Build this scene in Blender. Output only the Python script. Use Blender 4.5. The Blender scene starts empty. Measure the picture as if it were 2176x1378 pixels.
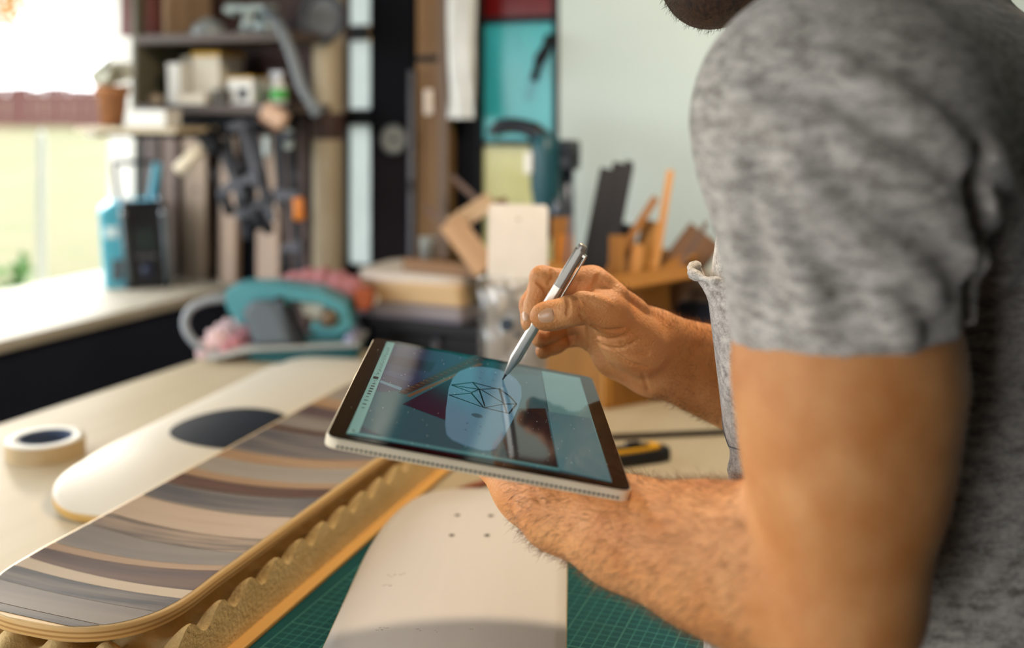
import bpy, bmesh, math, random
import numpy as np
from mathutils import Vector, Matrix

# ------------------------------------------------------------------ camera, world, sun, exposure
SC = bpy.context.scene
COL = SC.collection
F, CX, CY, HC = 2300.0, 1088.0, 212.0, 1.40          # focal length (px), horizon point, lens height
cam_data = bpy.data.cameras.new('camera')
cam = bpy.data.objects.new('camera', cam_data); COL.objects.link(cam)
cam.location = (0, 0, HC); cam.rotation_euler = (math.pi/2, 0, 0)
cam_data.sensor_width = 36.0; cam_data.lens = 36.0*F/2176.0
cam_data.shift_y = -(689.0-CY)/2176.0
cam_data.clip_start = 0.02; cam_data.clip_end = 200
cam_data.dof.use_dof = True
cam_data.dof.focus_distance = 0.89
cam_data.dof.aperture_fstop = 2.45
cam_data.dof.aperture_blades = 0
SC.camera = cam
SC.view_settings.view_transform = 'Standard'
SC.view_settings.look = 'None'
SC.view_settings.exposure = 0.56
SC.view_settings.gamma = 1.0
SC.view_settings.use_curve_mapping = False

world = bpy.data.worlds.new('sky'); SC.world = world
world.use_nodes = True
wn = world.node_tree.nodes; wl = world.node_tree.links
bg = wn['Background']
bg.inputs['Color'].default_value = (0.93, 0.97, 1.0, 1)
bg.inputs['Strength'].default_value = 4.6

def light(name, kind, loc, energy, col, aim=None, size=None, angle=None, direction=None):
    ld = bpy.data.lights.new(name, kind); ld.energy = energy; ld.color = col
    o = bpy.data.objects.new(name, ld); COL.objects.link(o); o.location = loc
    if size is not None:
        if kind == 'AREA': ld.size = size
        else: ld.shadow_soft_size = size
    if angle is not None: ld.angle = angle
    if aim is not None: direction = Vector(aim)-Vector(loc)
    if direction is not None: o.rotation_euler = Vector(direction).to_track_quat('-Z', 'Y').to_euler()
    return o
# low warm sun standing beyond the lawn, shining in through the long window on the left
light('sun', 'SUN', (-4, 9, 3), 1.1, (1.0, 0.86, 0.66), direction=(0.50, -0.84, -0.21), angle=math.radians(5))

# ------------------------------------------------------------------ geometry helpers
def V(*a): return Vector(a)
def P(px, py, Y):
    "point of the place seen at pixel px,py of the photograph, Y metres in front of the lens"
    return Vector(((px-CX)/F*Y, Y, HC-(py-CY)/F*Y))
def PZ(px, py, z):
    "same, on the level z"
    return P(px, py, (HC-z)*F/(py-CY))
DD = Vector((0.408, 0.913, 0)).normalized()            # along the window wall, away from the lens
EE = Vector((DD.y, -DD.x, 0))                          # along the back wall, to the right
W0 = Vector((-0.677, 2.695, 0))                        # a point on the back wall
BENCH = 0.90; SILL = 0.95
def PW(px, py, q):
    "on the plane parallel to the back wall, q metres inside the room"
    o = W0-DD*q
    r = Vector(((px-CX)/F, 1.0, 0))
    t = (o.x*DD.x+o.y*DD.y)/(r.x*DD.x+r.y*DD.y)
    return P(px, py, t)
WANG = math.atan2(EE.y, EE.x)                          # rotation that turns local x into EE (local -y looks into the room)

def empty(name, loc, rotz=0, mat=None):
    o = bpy.data.objects.new(name, None); COL.objects.link(o)
    o.empty_display_size = 0.05
    if mat is not None: o.matrix_world = mat
    else:
        o.location = loc; o.rotation_euler = (0, 0, rotz)
    return o
def tag(o, label, cat, group=None):
    o['label'] = label; o['category'] = cat
    if group: o['group'] = group
    return o
def thing(name, label, cat, loc=(0, 0, 0), rotz=0, mat=None, group=None):
    return tag(empty(name, loc, rotz, mat), label, cat, group)

class MB:
    "collects simple shapes, builds one mesh object"
    def __init__(s): s.v = []; s.f = []; s.sm = []
    def add(s, vs, fs, smooth=False):
        o = len(s.v); s.v += [tuple(v) for v in vs]
        for f in fs: s.f.append([i+o for i in f]); s.sm.append(smooth)
        return s
    def box(s, c, size, rot=None, bev=0.0, taper=(1, 1)):
        bm = bmesh.new(); bmesh.ops.create_cube(bm, size=1)
        for v in bm.verts:
            k = Vector((v.co.x*size[0], v.co.y*size[1], v.co.z*size[2]))
            if v.co.z > 0: k.x *= taper[0]; k.y *= taper[1]
            v.co = k
        if bev: bmesh.ops.bevel(bm, geom=bm.edges[:], offset=bev, segments=2, profile=.5, affect='EDGES')
        return s._bm(bm, c, rot)
    def _bm(s, bm, c, rot, smooth=False):
        M = Matrix.Translation(Vector(c))
        if rot is not None: M = M @ (rot.to_4x4() if not isinstance(rot, (tuple, list)) else (Matrix.Rotation(rot[2], 4, 'Z') @ Matrix.Rotation(rot[1], 4, 'Y') @ Matrix.Rotation(rot[0], 4, 'X')))
        bm.verts.index_update()
        s.add([M @ v.co for v in bm.verts], [[v.index for v in f.verts] for f in bm.faces], smooth)
        bm.free(); return s
    def prism(s, pts, z0, z1, rot=None, c=(0, 0, 0), bev=0.0):
        bm = bmesh.new()
        lo = [bm.verts.new((p[0], p[1], z0)) for p in pts]
        f = bm.faces.new(lo); f.normal_update()
        if f.normal.z > 0: f.normal_flip()
        r = bmesh.ops.extrude_face_region(bm, geom=[f])
        for g in r['geom']:
            if isinstance(g, bmesh.types.BMVert): g.co.z = z1
        bmesh.ops.recalc_face_normals(bm, faces=bm.faces[:])
        if bev: bmesh.ops.bevel(bm, geom=[e for e in bm.edges], offset=bev, segments=2, profile=.5, affect='EDGES')
        return s._bm(bm, c, rot)
    def lathe(s, prof, c=(0, 0, 0), rot=None, n=28, smooth=True):
        "prof: list of (r, z)"
        bm = bmesh.new(); rings = []
        for r, z in prof:
            if r < 1e-6: rings.append([bm.verts.new((0, 0, z))])
            else: rings.append([bm.verts.new((r*math.cos(2*math.pi*i/n), r*math.sin(2*math.pi*i/n), z)) for i in range(n)])
        for a, b in zip(rings, rings[1:]):
            for i in range(n):
                j = (i+1) % n
                if len(a) == 1 and len(b) == 1: continue
                if len(a) == 1: bm.faces.new((a[0], b[j], b[i]))
                elif len(b) == 1: bm.faces.new((a[i], a[j], b[0]))
                else: bm.faces.new((a[i], a[j], b[j], b[i]))
        bmesh.ops.recalc_face_normals(bm, faces=bm.faces[:])
        return s._bm(bm, c, rot, smooth)
    def tube(s, pts, r, n=10, closed=False, caps=True):
        "pts: points, r: radius or list of radii; parallel transport"
        pts = [Vector(p) for p in pts]; m = len(pts)
        rr = r if isinstance(r, (list, tuple)) else [r]*m
        T = []
        for i in range(m):
            a = pts[(i-1) % m] if closed or i > 0 else pts[i]
            b = pts[(i+1) % m] if closed or i < m-1 else pts[i]
            T.append((b-a).normalized())
        u = T[0].orthogonal().normalized(); rings = []; vs = []
        for i in range(m):
            u = (u-T[i]*u.dot(T[i])).normalized(); w = T[i].cross(u)
            rings.append(len(vs))
            for k in range(n):
                a = 2*math.pi*k/n
                vs.append(pts[i]+(u*math.cos(a)+w*math.sin(a))*rr[i])
        fs = []
        for i in range(m if closed else m-1):
            a = rings[i]; b = rings[(i+1) % m]
            for k in range(n):
                j = (k+1) % n; fs.append((a+k, a+j, b+j, b+k))
        if caps and not closed:
            fs.append(tuple(rings[0]+k for k in range(n))[::-1]); fs.append(tuple(rings[-1]+k for k in range(n)))
        return s.add(vs, fs, True)
    def build(s, name, mat, parent=None, autosmooth=True):
        me = bpy.data.meshes.new(name); me.from_pydata(s.v, [], s.f)
        me.polygons.foreach_set('use_smooth', s.sm); me.update()
        if mat is not None: me.materials.append(mat)
        o = bpy.data.objects.new(name, me); COL.objects.link(o)
        if parent is not None: o.parent = parent
        return o
def struct(name, mb, mat):
    o = mb.build(name, mat); o['kind'] = 'structure'; return o
def spline(pts, n=8):
    "Catmull-Rom through pts"
    pts = [Vector(p) for p in pts]; out = []
    for i in range(len(pts)-1):
        p0 = pts[max(i-1, 0)]; p1 = pts[i]; p2 = pts[i+1]; p3 = pts[min(i+2, len(pts)-1)]
        for k in range(n):
            t = k/n
            out.append(0.5*((2*p1)+(p2-p0)*t+(2*p0-5*p1+4*p2-p3)*t*t+(3*p1-p0-3*p2+p3)*t**3))
    out.append(pts[-1]); return out
def rrect(w, h, r, n=5):
    out = []
    for cx, cy, a0 in ((w/2-r, h/2-r, 0), (-w/2+r, h/2-r, 90), (-w/2+r, -h/2+r, 180), (w/2-r, -h/2+r, 270)):
        for k in range(n+1):
            a = math.radians(a0+90*k/n); out.append((cx+r*math.cos(a), cy+r*math.sin(a)))
    return out
def basis(xd, yd, o):
    "frame with x along xd, y near yd"
    x = Vector(xd).normalized(); y = Vector(yd); y = (y-x*y.dot(x)).normalized(); z = x.cross(y)
    return Matrix(((x.x, y.x, z.x, o[0]), (x.y, y.y, z.y, o[1]), (x.z, y.z, z.z, o[2]), (0, 0, 0, 1)))

# ------------------------------------------------------------------ materials
def srgb(h):
    h = h.lstrip('#'); c = [int(h[i:i+2], 16)/255 for i in (0, 2, 4)]
    return tuple(x/12.92 if x <= .04045 else ((x+.055)/1.055)**2.4 for x in c)
MATS = {}
def mat(name, col, rough=.55, metal=0.0, var=0.12, nscale=18, stretch=(1, 1, 1), bump=0.0, bscale=60, spec=.4, sss=0.0, col2=None, detail=4, coat=0.0, emit=None, estr=0, contrast=(0.3, 0.7)):
    if name in MATS: return MATS[name]
    m = bpy.data.materials.new(name); m.use_nodes = True
    nt = m.node_tree; N = nt.nodes; L = nt.links; b = N['Principled BSDF']
    if isinstance(col, str): col = srgb(col)
    if isinstance(col2, str): col2 = srgb(col2)
    tc = N.new('ShaderNodeTexCoord'); mp = N.new('ShaderNodeMapping'); mp.inputs['Scale'].default_value = stretch
    L.new(tc.outputs['Object'], mp.inputs['Vector'])
    nz = N.new('ShaderNodeTexNoise'); nz.inputs['Scale'].default_value = nscale; nz.inputs['Detail'].default_value = detail
    L.new(mp.outputs['Vector'], nz.inputs['Vector'])
    cr = N.new('ShaderNodeValToRGB')
    a = [c*(1-var) for c in col]; c2 = col2 if col2 else [min(1, c*(1+var)) for c in col]
    if col2: a = col
    cr.color_ramp.elements[0].position = contrast[0]; cr.color_ramp.elements[1].position = contrast[1]
    cr.color_ramp.elements[0].color = (*a, 1); cr.color_ramp.elements[1].color = (*c2, 1)
    L.new(nz.outputs['Fac'], cr.inputs['Fac']); L.new(cr.outputs['Color'], b.inputs['Base Color'])
    b.inputs['Roughness'].default_value = rough; b.inputs['Metallic'].default_value = metal
    b.inputs['Specular IOR Level'].default_value = spec
    if sss:
        b.inputs['Subsurface Weight'].default_value = sss
        b.inputs['Subsurface Radius'].default_value = (1.0, .35, .2); b.inputs['Subsurface Scale'].default_value = .006
    if coat: b.inputs['Coat Weight'].default_value = coat; b.inputs['Coat Roughness'].default_value = .05
    if emit:
        if isinstance(emit, str): emit = srgb(emit)
        b.inputs['Emission Color'].default_value = (*emit, 1); b.inputs['Emission Strength'].default_value = estr
    if bump:
        n2 = N.new('ShaderNodeTexNoise'); n2.inputs['Scale'].default_value = bscale; n2.inputs['Detail'].default_value = 5
        L.new(mp.outputs['Vector'], n2.inputs['Vector'])
        bp = N.new('ShaderNodeBump'); bp.inputs['Strength'].default_value = bump; bp.inputs['Distance'].default_value = .002
        L.new(n2.outputs['Fac'], bp.inputs['Height']); L.new(bp.outputs['Normal'], b.inputs['Normal'])
    MATS[name] = m; return m
def wood(name, c1, c2, axis='x', scale=9, rough=.55, bump=.15):
    st = {'x': (.08, 1, 1), 'y': (1, .08, 1), 'z': (1, 1, .08)}[axis]
    return mat(name, c1, rough=rough, col2=c2, nscale=scale*4, stretch=st, bump=bump, bscale=scale*12, detail=6, contrast=(.35, .65))
def plain(name, col, rough=.5, metal=0, **k): return mat(name, col, rough=rough, metal=metal, var=k.pop('var', .06), **k)
def glassmat(name, tint=(.95, .98, .97), gloss=.12, rough=.02):
    m = bpy.data.materials.new(name); m.use_nodes = True; nt = m.node_tree; N = nt.nodes; L = nt.links
    N.remove(N['Principled BSDF']); out = N['Material Output']
    t = N.new('ShaderNodeBsdfTransparent'); t.inputs['Color'].default_value = (*tint, 1)
    g = N.new('ShaderNodeBsdfGlossy'); g.inputs['Roughness'].default_value = rough
    fr = N.new('ShaderNodeFresnel'); fr.inputs['IOR'].default_value = 1.45
    ad = N.new('ShaderNodeMath'); ad.operation = 'ADD'; ad.inputs[1].default_value = gloss; ad.use_clamp = True
    L.new(fr.outputs['Fac'], ad.inputs[0])
    mx = N.new('ShaderNodeMixShader'); L.new(ad.outputs[0], mx.inputs['Fac']); L.new(t.outputs[0], mx.inputs[1]); L.new(g.outputs[0], mx.inputs[2])
    L.new(mx.outputs[0], out.inputs['Surface']); MATS[name] = m; return m

# ------------------------------------------------------------------ room shell (a along the back wall, b along the window wall)
def R(a, b, z=0.0): v = W0+EE*a+DD*b; return Vector((v.x, v.y, z))
def rbox(mb, a0, a1, b0, b1, z0, z1, bev=0):
    return mb.box(R((a0+a1)/2, (b0+b1)/2, (z0+z1)/2), (abs(a1-a0), abs(b1-b0), abs(z1-z0)), rot=(0, 0, WANG), bev=bev)
def aw(px, q=0.0):
    v = PW(px, CY, q)-W0; return v.x*EE.x+v.y*EE.y
CEIL = 2.65
m_floor = mat('concrete_floor', '#3c3a38', rough=.8, nscale=6, bump=.2)
m_wallw = mat('pale_plaster', '#bccccb', rough=.85, nscale=3, var=.05, bump=.05)
m_walld = mat('dark_painted_wall', '#121318', rough=.8, nscale=5, var=.2, spec=.1)
m_dado = mat('navy_black_wall_paint', '#262a36', rough=.75, nscale=4, var=.15, spec=.1)
m_ceil = mat('ceiling_boards', '#a8a49a', rough=.8, nscale=4, stretch=(.2, 1, 1))
m_sill = wood('bleached_sill_wood', '#b9b2a2', '#a9a08c', 'y', 5)
m_frame = plain('white_window_paint', '#cfcac0', .5)
struct('floor', rbox(MB(), -.386, 4.0, -4.6, .1, -.06, 0.0), m_floor)
struct('ceiling', rbox(MB(), -.386, 4.0, -4.6, .1, CEIL, CEIL+.06), m_ceil)
mb = MB(); rbox(mb, -.386, 0, -4.6, .1, 0, SILL-.024); rbox(mb, -.386, 0, -4.6, .1, 1.75, CEIL); rbox(mb, -.386, 0, -4.6, -4.1, SILL-.024, 1.75)  # unseen top of the opening set low to hold sky light off the bench
struct('wall_left', mb, m_dado)
w1 = struct('window_1', rbox(MB(), -.43, .025, -4.1, -.002, SILL-.024, SILL, .004), m_sill)  # unseen run past the lens is assumed, to light the arm and sleeve
for nm, args in (('window_jamb', (-.386, -.30, -.045, -.002, SILL+.0005, 1.75)), ('window_jamb', (-.386, -.30, -4.1, -4.05, SILL+.0005, 1.75)), ('window_head', (-.386, -.30, -4.05, -.045, 1.70, 1.75))):
    rbox(MB(), *args).build(nm, m_frame, w1)
a735, a790, a1012, a1188 = aw(736), aw(790), aw(1012), aw(1188)
TW = .10
mb = MB(); rbox(mb, -.386, a735, 0, TW, 0, CEIL); rbox(mb, a735, a790, 0, TW, 0, .945); rbox(mb, a735, a790, 0, TW, 2.2, CEIL)
rbox(mb, a790, a1012, 0, TW, 0, CEIL); rbox(mb, a1012, a1188, 0, TW, 2.2, CEIL); rbox(mb, a1012, a1188, 0, TW, 0, .05)
struct('wall_back', mb, m_walld)
struct('wall_far', rbox(MB(), a1188, 4.0, 0, TW, 0, CEIL), m_wallw)
struct('wall_right', rbox(MB(), 4.0, 4.1, -4.6, .1, 0, CEIL), m_walld)
mb = MB(); rbox(mb, 1.3, 4.0, -4.7, -4.6, 0, CEIL); rbox(mb, -.386, 1.3, -4.7, -4.6, 2.45, CEIL); rbox(mb, -.386, -.2, -4.7, -4.6, 0, 2.45)      # unseen open gateway, added to let sky light in from behind the lens
struct('wall_rear', mb, m_walld)
# narrow window beside the post
m_dark = plain('blackened_steel', '#14171c', .6, 0, spec=.15)
def panel_mat(name, col, rough=.25, tr=.5):
    m = bpy.data.materials.new(name); m.use_nodes = True; N = m.node_tree.nodes; L = m.node_tree.links
    b = N['Principled BSDF']; out = N['Material Output']; c = srgb(col)
    nz = N.new('ShaderNodeTexNoise'); nz.inputs['Scale'].default_value = 4
    cr = N.new('ShaderNodeValToRGB'); cr.color_ramp.elements[0].color = (*[x*.8 for x in c], 1); cr.color_ramp.elements[1].color = (*[min(1, x*1.15) for x in c], 1)
    L.new(nz.outputs['Fac'], cr.inputs['Fac']); L.new(cr.outputs['Color'], b.inputs['Base Color']); b.inputs['Roughness'].default_value = rough
    t = N.new('ShaderNodeBsdfTranslucent'); L.new(cr.outputs['Color'], t.inputs['Color'])
    mx = N.new('ShaderNodeMixShader'); mx.inputs['Fac'].default_value = tr; L.new(b.outputs[0], mx.inputs[1]); L.new(t.outputs[0], mx.inputs[2])
    L.new(mx.outputs[0], out.inputs['Surface']); return m
m_frost = panel_mat('frosted_window_glass', '#e6ecea', .3, .85)
w2 = struct('window_2', rbox(rbox(MB(), a735, a735+.004, .0, .07, .945, 2.2), a790-.004, a790, .0, .07, .945, 2.2), m_dark)
zs = [PW(762, y, -.04).z for y in (572, 248, 72)]
for z, h in zip(zs, (.034, .036, .018)): rbox(MB(), a735+.006, a790-.006, .0, .03, z-h/2, z+h/2).build('glazing_bar', m_dark, w2)
edges = [.947]+zs+[2.198]
for k in range(4):
    rbox(MB(), a735+.006, a790-.006, .006, .010, edges[k]+.018, edges[k+1]-.018).build('pane', m_frost, w2)
# door with coloured panels
mb = MB(); st = .012
rbox(mb, a1012, a1012+st, .0, .045, .05, 2.2, .002); rbox(mb, a1188-st*1.3, a1188, .0, .045, .05, 2.2, .002)
door = struct('door_1', mb, m_dark)
zr, zt = PW(1100, 41, 0).z, PW(1100, 304, 0).z
for z in (.06, zt, zr, 2.19): rbox(MB(), a1012+st, a1188-st*1.3, .0, .045, z-.006, z+.006).build('rail', m_dark, door)
for (z0, z1, c, tr, nm) in ((zr+.006, 2.184, '#620d0d', .03, 'red glazed panel'), (zt+.006, zr-.006, '#3fb0b8', .22, 'teal glazed panel'), (.066, zt-.006, '#d2d09a', .28, 'pale lime glazed panel')):
    p = rbox(MB(), a1012+st, a1188-st*1.3, .014, .024, z0, z1).build('panel', panel_mat(nm.replace(' ', '_'), c, .2, tr), door); p['label'] = nm
hp = [PW(1168, 78, .03), PW(1160, 105, .05), PW(1146, 130, .055), PW(1134, 172, .055)]
MB().tube(spline(hp, 5), [.011]*6+[.013]*5+[.009]*5, 8).build('door_handle', m_dark, door)

# ------------------------------------------------------------------ outdoors
m_lawn = mat('dry_pale_lawn', '#6a5f44', rough=.9, nscale=2.6, col2='#565c38', detail=8, bump=.3, bscale=20)
random.seed(5)
vs, fs, idx = [], [], {}
def gz(p): return .70+.036*max(0, p.y-2.6)+.012*math.sin(p.x*2.1)*math.cos(p.y*1.7)
na, nb = 60, 60
A = [-18+36*i/na for i in range(na+1)]; Bv = [-9+38*i/nb for i in range(nb+1)]
A = sorted(A+[-.40]); Bv = sorted(Bv+[.11])
for i, a in enumerate(A):
    for j, b in enumerate(Bv):
        p = R(a, b); p.z = gz(p); idx[i, j] = len(vs); vs.append(p)
for i in range(len(A)-1):
    for j in range(len(Bv)-1):
        if A[i] >= -.401 and -4.9 < Bv[j] < .10: continue
        fs.append((idx[i, j], idx[i+1, j], idx[i+1, j+1], idx[i, j+1]))
lawn = MB().add(vs, fs, True).build('lawn', m_lawn); lawn['kind'] = 'structure'
# red-brown board fence at the end of the lawn
m_fence = wood('weathered_red_fence_wood', '#4a2c28', '#5d3a34', 'z', 4, .8)
fence = thing('garden_fence', 'blurred reddish board fence at the far end of the sunny lawn', 'fence', (0, 13, 1.06))
proto = MB().box((0, 0, .24), (.135, .02, .50)).build('fence_board', m_fence, fence)
nfb = 96
for k in range(nfb):
    o = proto if k == 0 else proto.copy()
    if k: COL.objects.link(o); o.parent = fence
    o.location = (-12+k*.15, random.uniform(-.01, .01), random.uniform(-.02, .03))
MB().box((-4.85, .02, .10), (14.5, .03, .07)).box((-4.85, .02, .38), (14.5, .03, .07)).build('fence_rail', m_fence, fence)
# trees beyond it
m_leaf = mat('sunlit_leaf', '#a88a52', rough=.6, nscale=2, col2='#b5824e', sss=0)
m_leaf2 = mat('pale_green_leaf', '#8f9460', rough=.6, nscale=2, col2='#a58f5c')
m_bark = wood('tree_bark', '#5b4a3c', '#77634f', 'z', 6, .9)
def leaf_cloud(n, cen, rad, size, seed):
    rs = np.random.RandomState(seed); mb = MB(); vs = []; fs = []
    cl = rs.normal(size=(max(6, n//60), 3)); cl /= np.linalg.norm(cl, axis=1)[:, None]; cl *= rs.uniform(.45, .9, (len(cl), 1))
    for k in range(n):
        c = cl[rs.randint(len(cl))]+rs.normal(size=3)*.2
        c = np.array(cen)+c*np.array(rad); u = rs.normal(size=3); u /= np.linalg.norm(u); w = np.cross(u, rs.normal(size=3)); w /= np.linalg.norm(w)
        s = size*rs.uniform(.6, 1.3); o = len(vs)
        vs += [c-u*s, c+w*s*.45, c+u*s, c-w*s*.45]; fs.append((o, o+1, o+2, o+3))
    return mb.add(vs, fs)
for k, (x, y, h, r, m, lab) in enumerate(((-8.6, 17, 3.3, 1.5, m_leaf, 'tall golden backlit tree left of the bright gap beyond the fence'),
        (-5.6, 18.5, 2.6, 1.1, m_leaf2, 'pale green tree beyond the fence beside the shelf edge'), (-11.8, 20, 3.0, 1.6, m_leaf2, 'pale tree farthest left beyond the fence'),
        (-2.3, 18, 2.2, .8, m_leaf, 'small golden tree seen through the narrow window beside the post'))):
    t = thing('garden_tree', lab, 'tree', (x, y, 1.2), group='trees beyond the fence')
    MB().tube([(0, 0, -.1), (.05, 0, h*.4), (0, .04, h*.75)], [.12, .09, .04], 8).build('trunk', m_bark, t)
    leaf_cloud(1500, (0, 0, h*.72), (r, r, h*.42), .13, 40+k).build('crown', m, t)['kind'] = 'stuff'
m_post = wood('grey_stake_wood', '#8d8f86', '#a5a497', 'z', 6, .8)
fp = P(88, 620, 3.7); fp.z = gz(fp)-.01
t = thing('garden_stake', 'thin grey wooden stake standing in the lawn left of the radio', 'stake', fp)
zt_ = P(88, 292, 3.7).z-fp.z
MB().box((0, 0, zt_/2), (.026, .026, zt_), bev=.003).build('shaft', m_post, t); MB().lathe([(.013, 0), (.014, .01), (.0, .03)], (0, 0, zt_), n=8).build('tip', m_post, t)
for (px, py, yy, s, lab) in ((70, 600, 3.25, .085, 'low green plant growing below the stake'), (8, 612, 3.1, .07, 'small dark green plant at the left edge of the sill')):
    c = P(px, py, yy); c.z = gz(c)
    t = thing('ground_plant', lab, 'plant', c, group='plants outside the window')
    leaf_cloud(160, (0, 0, s*1.1), (s*1.4, s, s), .026, int(px)).build('leaves', mat('deep_green_leaf', '#3f6b3c', col2='#6f9250', nscale=20), t)['kind'] = 'stuff'
    MB().tube([(0, 0, -.01), (.01, 0, s)], [.006, .004], 6).build('stem', m_bark, t)

# assumed pendant lamp over the far bench (out of view), added for warm light
lp = Vector((.16, 1.36, 1.98))
t = thing('assumed_pendant_lamp', 'assumed black enamel pendant lamp over the bench, added out of view for warm light', 'lamp', lp)
m_enam = plain('black_enamel', '#15161a', .3)
MB().lathe([(.025, .16), (.03, .10), (.11, .02), (.15, -.05), (.146, -.05), (.105, .015), (.026, .09)], n=32).build('assumed_lamp_shade', m_enam, t)
MB().tube([(0, 0, .16), (0, 0, CEIL-lp.z)], .004, 8).build('cord', m_enam, t)
MB().lathe([(0, .06), (.02, .05), (.032, .02), (.03, -.01), (.016, -.03), (0, -.034)], n=20).build('assumed_bulb', mat('assumed_warm_bulb', '#ffe0b0', emit='#ffb866', estr=25), t)
light('assumed_lamp_light', 'POINT', lp+Vector((0, 0, -.06)), 22, (1.0, .83, .62), size=.045)  # assumed source of the warm light on hand, box and bench

# ------------------------------------------------------------------ things along the back wall
def wframe(px, py, q, zoff=0):
    "frame at a point near the back wall: x right along the wall, -y into the room"
    p = PW(px, py, q); return Matrix.Translation(p) @ Matrix.Rotation(WANG, 4, 'Z')
def pxm(px, q): return F/PW(px, CY, q).y          # pixels per metre there
m_shelf = wood('dark_shelf_wood', '#4a3f3a', '#5d514a', 'x', 6)
m_shelfb = wood('shelf_back_board', '#3b2a26', '#4f3832', 'x', 5)
SQ = .25
a0, a1 = aw(291, SQ), aw(612, SQ)
z1, z2 = PW(440, 80, SQ).z, PW(450, 232, SQ).z
su = thing('wall_shelf', 'dark wooden wall shelf with two boards beside the window', 'shelf', mat=Matrix.Translation(R(a0, 0, z2)) @ Matrix.Rotation(WANG, 4, 'Z'))
L_ = a1-a0; H_ = 2.0-z2
MB().box((L_/2, -SQ/2-.004, 0), (L_, SQ, .02), bev=.002).build('shelf_board', m_shelf, su)
MB().box((L_/2, -SQ/2-.004, z1-z2), (L_, SQ, .022), bev=.002).build('shelf_board', m_shelf, su)
MB().box((-.007, -SQ/2-.004, H_/2-.03), (.014, SQ, H_), bev=.002).build('side_panel', wood('painted_shelf_side', '#6d6a5c', '#57543f', 'z', 5), su)
MB().box((L_/2, -.008, H_/2), (L_, .008, H_-.02)).build('back_panel', m_shelfb, su)
MB().box((L_/2, -SQ+.02, -.03), (L_, .012, .022)).build('hanging_rail', m_dark, su)
def onshelf(name, label, cat, px0, px1, py0, z, q, **k):
    "empty on the shelf; returns (empty, width, height) for a thing that fills px0..px1 and reaches up to py0"
    c = PW((px0+px1)/2, CY, q); c.z = z
    s = pxm((px0+px1)/2, q)
    t = thing(name, label, cat, mat=Matrix.Translation(c) @ Matrix.Rotation(WANG+k.get('rot', 0), 4, 'Z'), group=k.get('group'))
    h = PW((px0+px1)/2, py0, q).z-z
    return t, (px1-px0)/s, h
zt2 = z2+.0105; zt1 = z1+.0115
m_cream = plain('cream_card', '#d8d0bd', .7); m_white = plain('white_card', '#e4e3dc', .65); m_yel = plain('ochre_print', '#c79a2e', .6); m_blk = plain('black_plastic', '#121317', .4)
def carton(name, label, px0, px1, py0, z, q, m, depth=.07, lid=None, extra=None, rot=0):
    t, w, h = onshelf(name, label, 'box', px0, px1, py0, z, q, rot=rot, group='cartons on the wall shelf')
    MB().box((0, 0, h*.46), (w, depth, h*.92), bev=.0015).build('body', m, t)
    MB().box((0, 0, h*.955), (w*1.03, depth*1.04, h*.09), bev=.001).build('lid', lid or m, t)
    if extra: MB().box((extra[0]*w, -depth/2-.001, extra[1]*h), (extra[2]*w, .002, extra[3]*h)).build('window_print', m_blk, t)
    return t
carton('white_carton', 'narrow white carton left of the tall yellow-edged box on the shelf', 371, 404, 135, zt2, .19, m_white, .06)
carton('white_carton', 'white carton leaning behind the narrow one on the shelf', 405, 424, 122, zt2, .12, m_cream, .07)
carton('cream_box', 'low cream box at the front of the lower shelf', 372, 448, 199, zt2, .235, m_cream, .018)
carton('tall_box', 'tall cream box with ochre yellow top edge on the lower shelf', 428, 500, 112, zt2, .14, m_cream, .09, m_yel)
carton('small_carton', 'small white carton with a black square and ochre lid on the shelf', 496, 560, 163, zt2, .19, m_white, .06, m_yel, (.12, .38, .36, .42))
carton('dark_box', 'small dark box in front of the tall cream box', 456, 491, 191, zt2, .225, plain('dark_grey_card', '#4b473f', .7), .03)
t, w, h = onshelf('knob_jar', 'small beige jar at the left end of the lower shelf', 'jar', 314, 352, 196, zt2, .2)
MB().lathe([(0, 0), (w*.4, 0), (w*.5, h*.2), (w*.48, h*.65), (w*.3, h*.8), (w*.3, h*.82)], n=20).build('body', plain('beige_ceramic', '#b9a891', .5), t)
MB().lathe([(w*.32, h*.82), (w*.34, h*.9), (w*.1, h), (0, h)], n=20).build('lid', m_shelf, t)
t, w, h = onshelf('spray_bottle', 'white spray bottle with green label on the lower shelf', 'bottle', 572, 612, 150, zt2, .17)
MB().lathe([(0, 0), (w*.42, 0), (w*.46, h*.05), (w*.46, h*.5), (w*.25, h*.66), (w*.18, h*.72), (w*.18, h*.78), (0, h*.78)], n=20).build('bottle_body', m_white, t)
MB().lathe([(w*.468, h*.12), (w*.468, h*.46)], n=20).build('label_band', plain('green_label', '#58b85e', .5), t)
MB().box((-w*.1, 0, h*.88), (w*.75, w*.28, h*.2), bev=.003).box((-w*.3, 0, h*.72), (w*.12, w*.2, h*.2), rot=(0, .4, 0), bev=.002).build('trigger_head', plain('pale_trigger_plastic', '#c9ccd2', .4), t)
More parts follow.
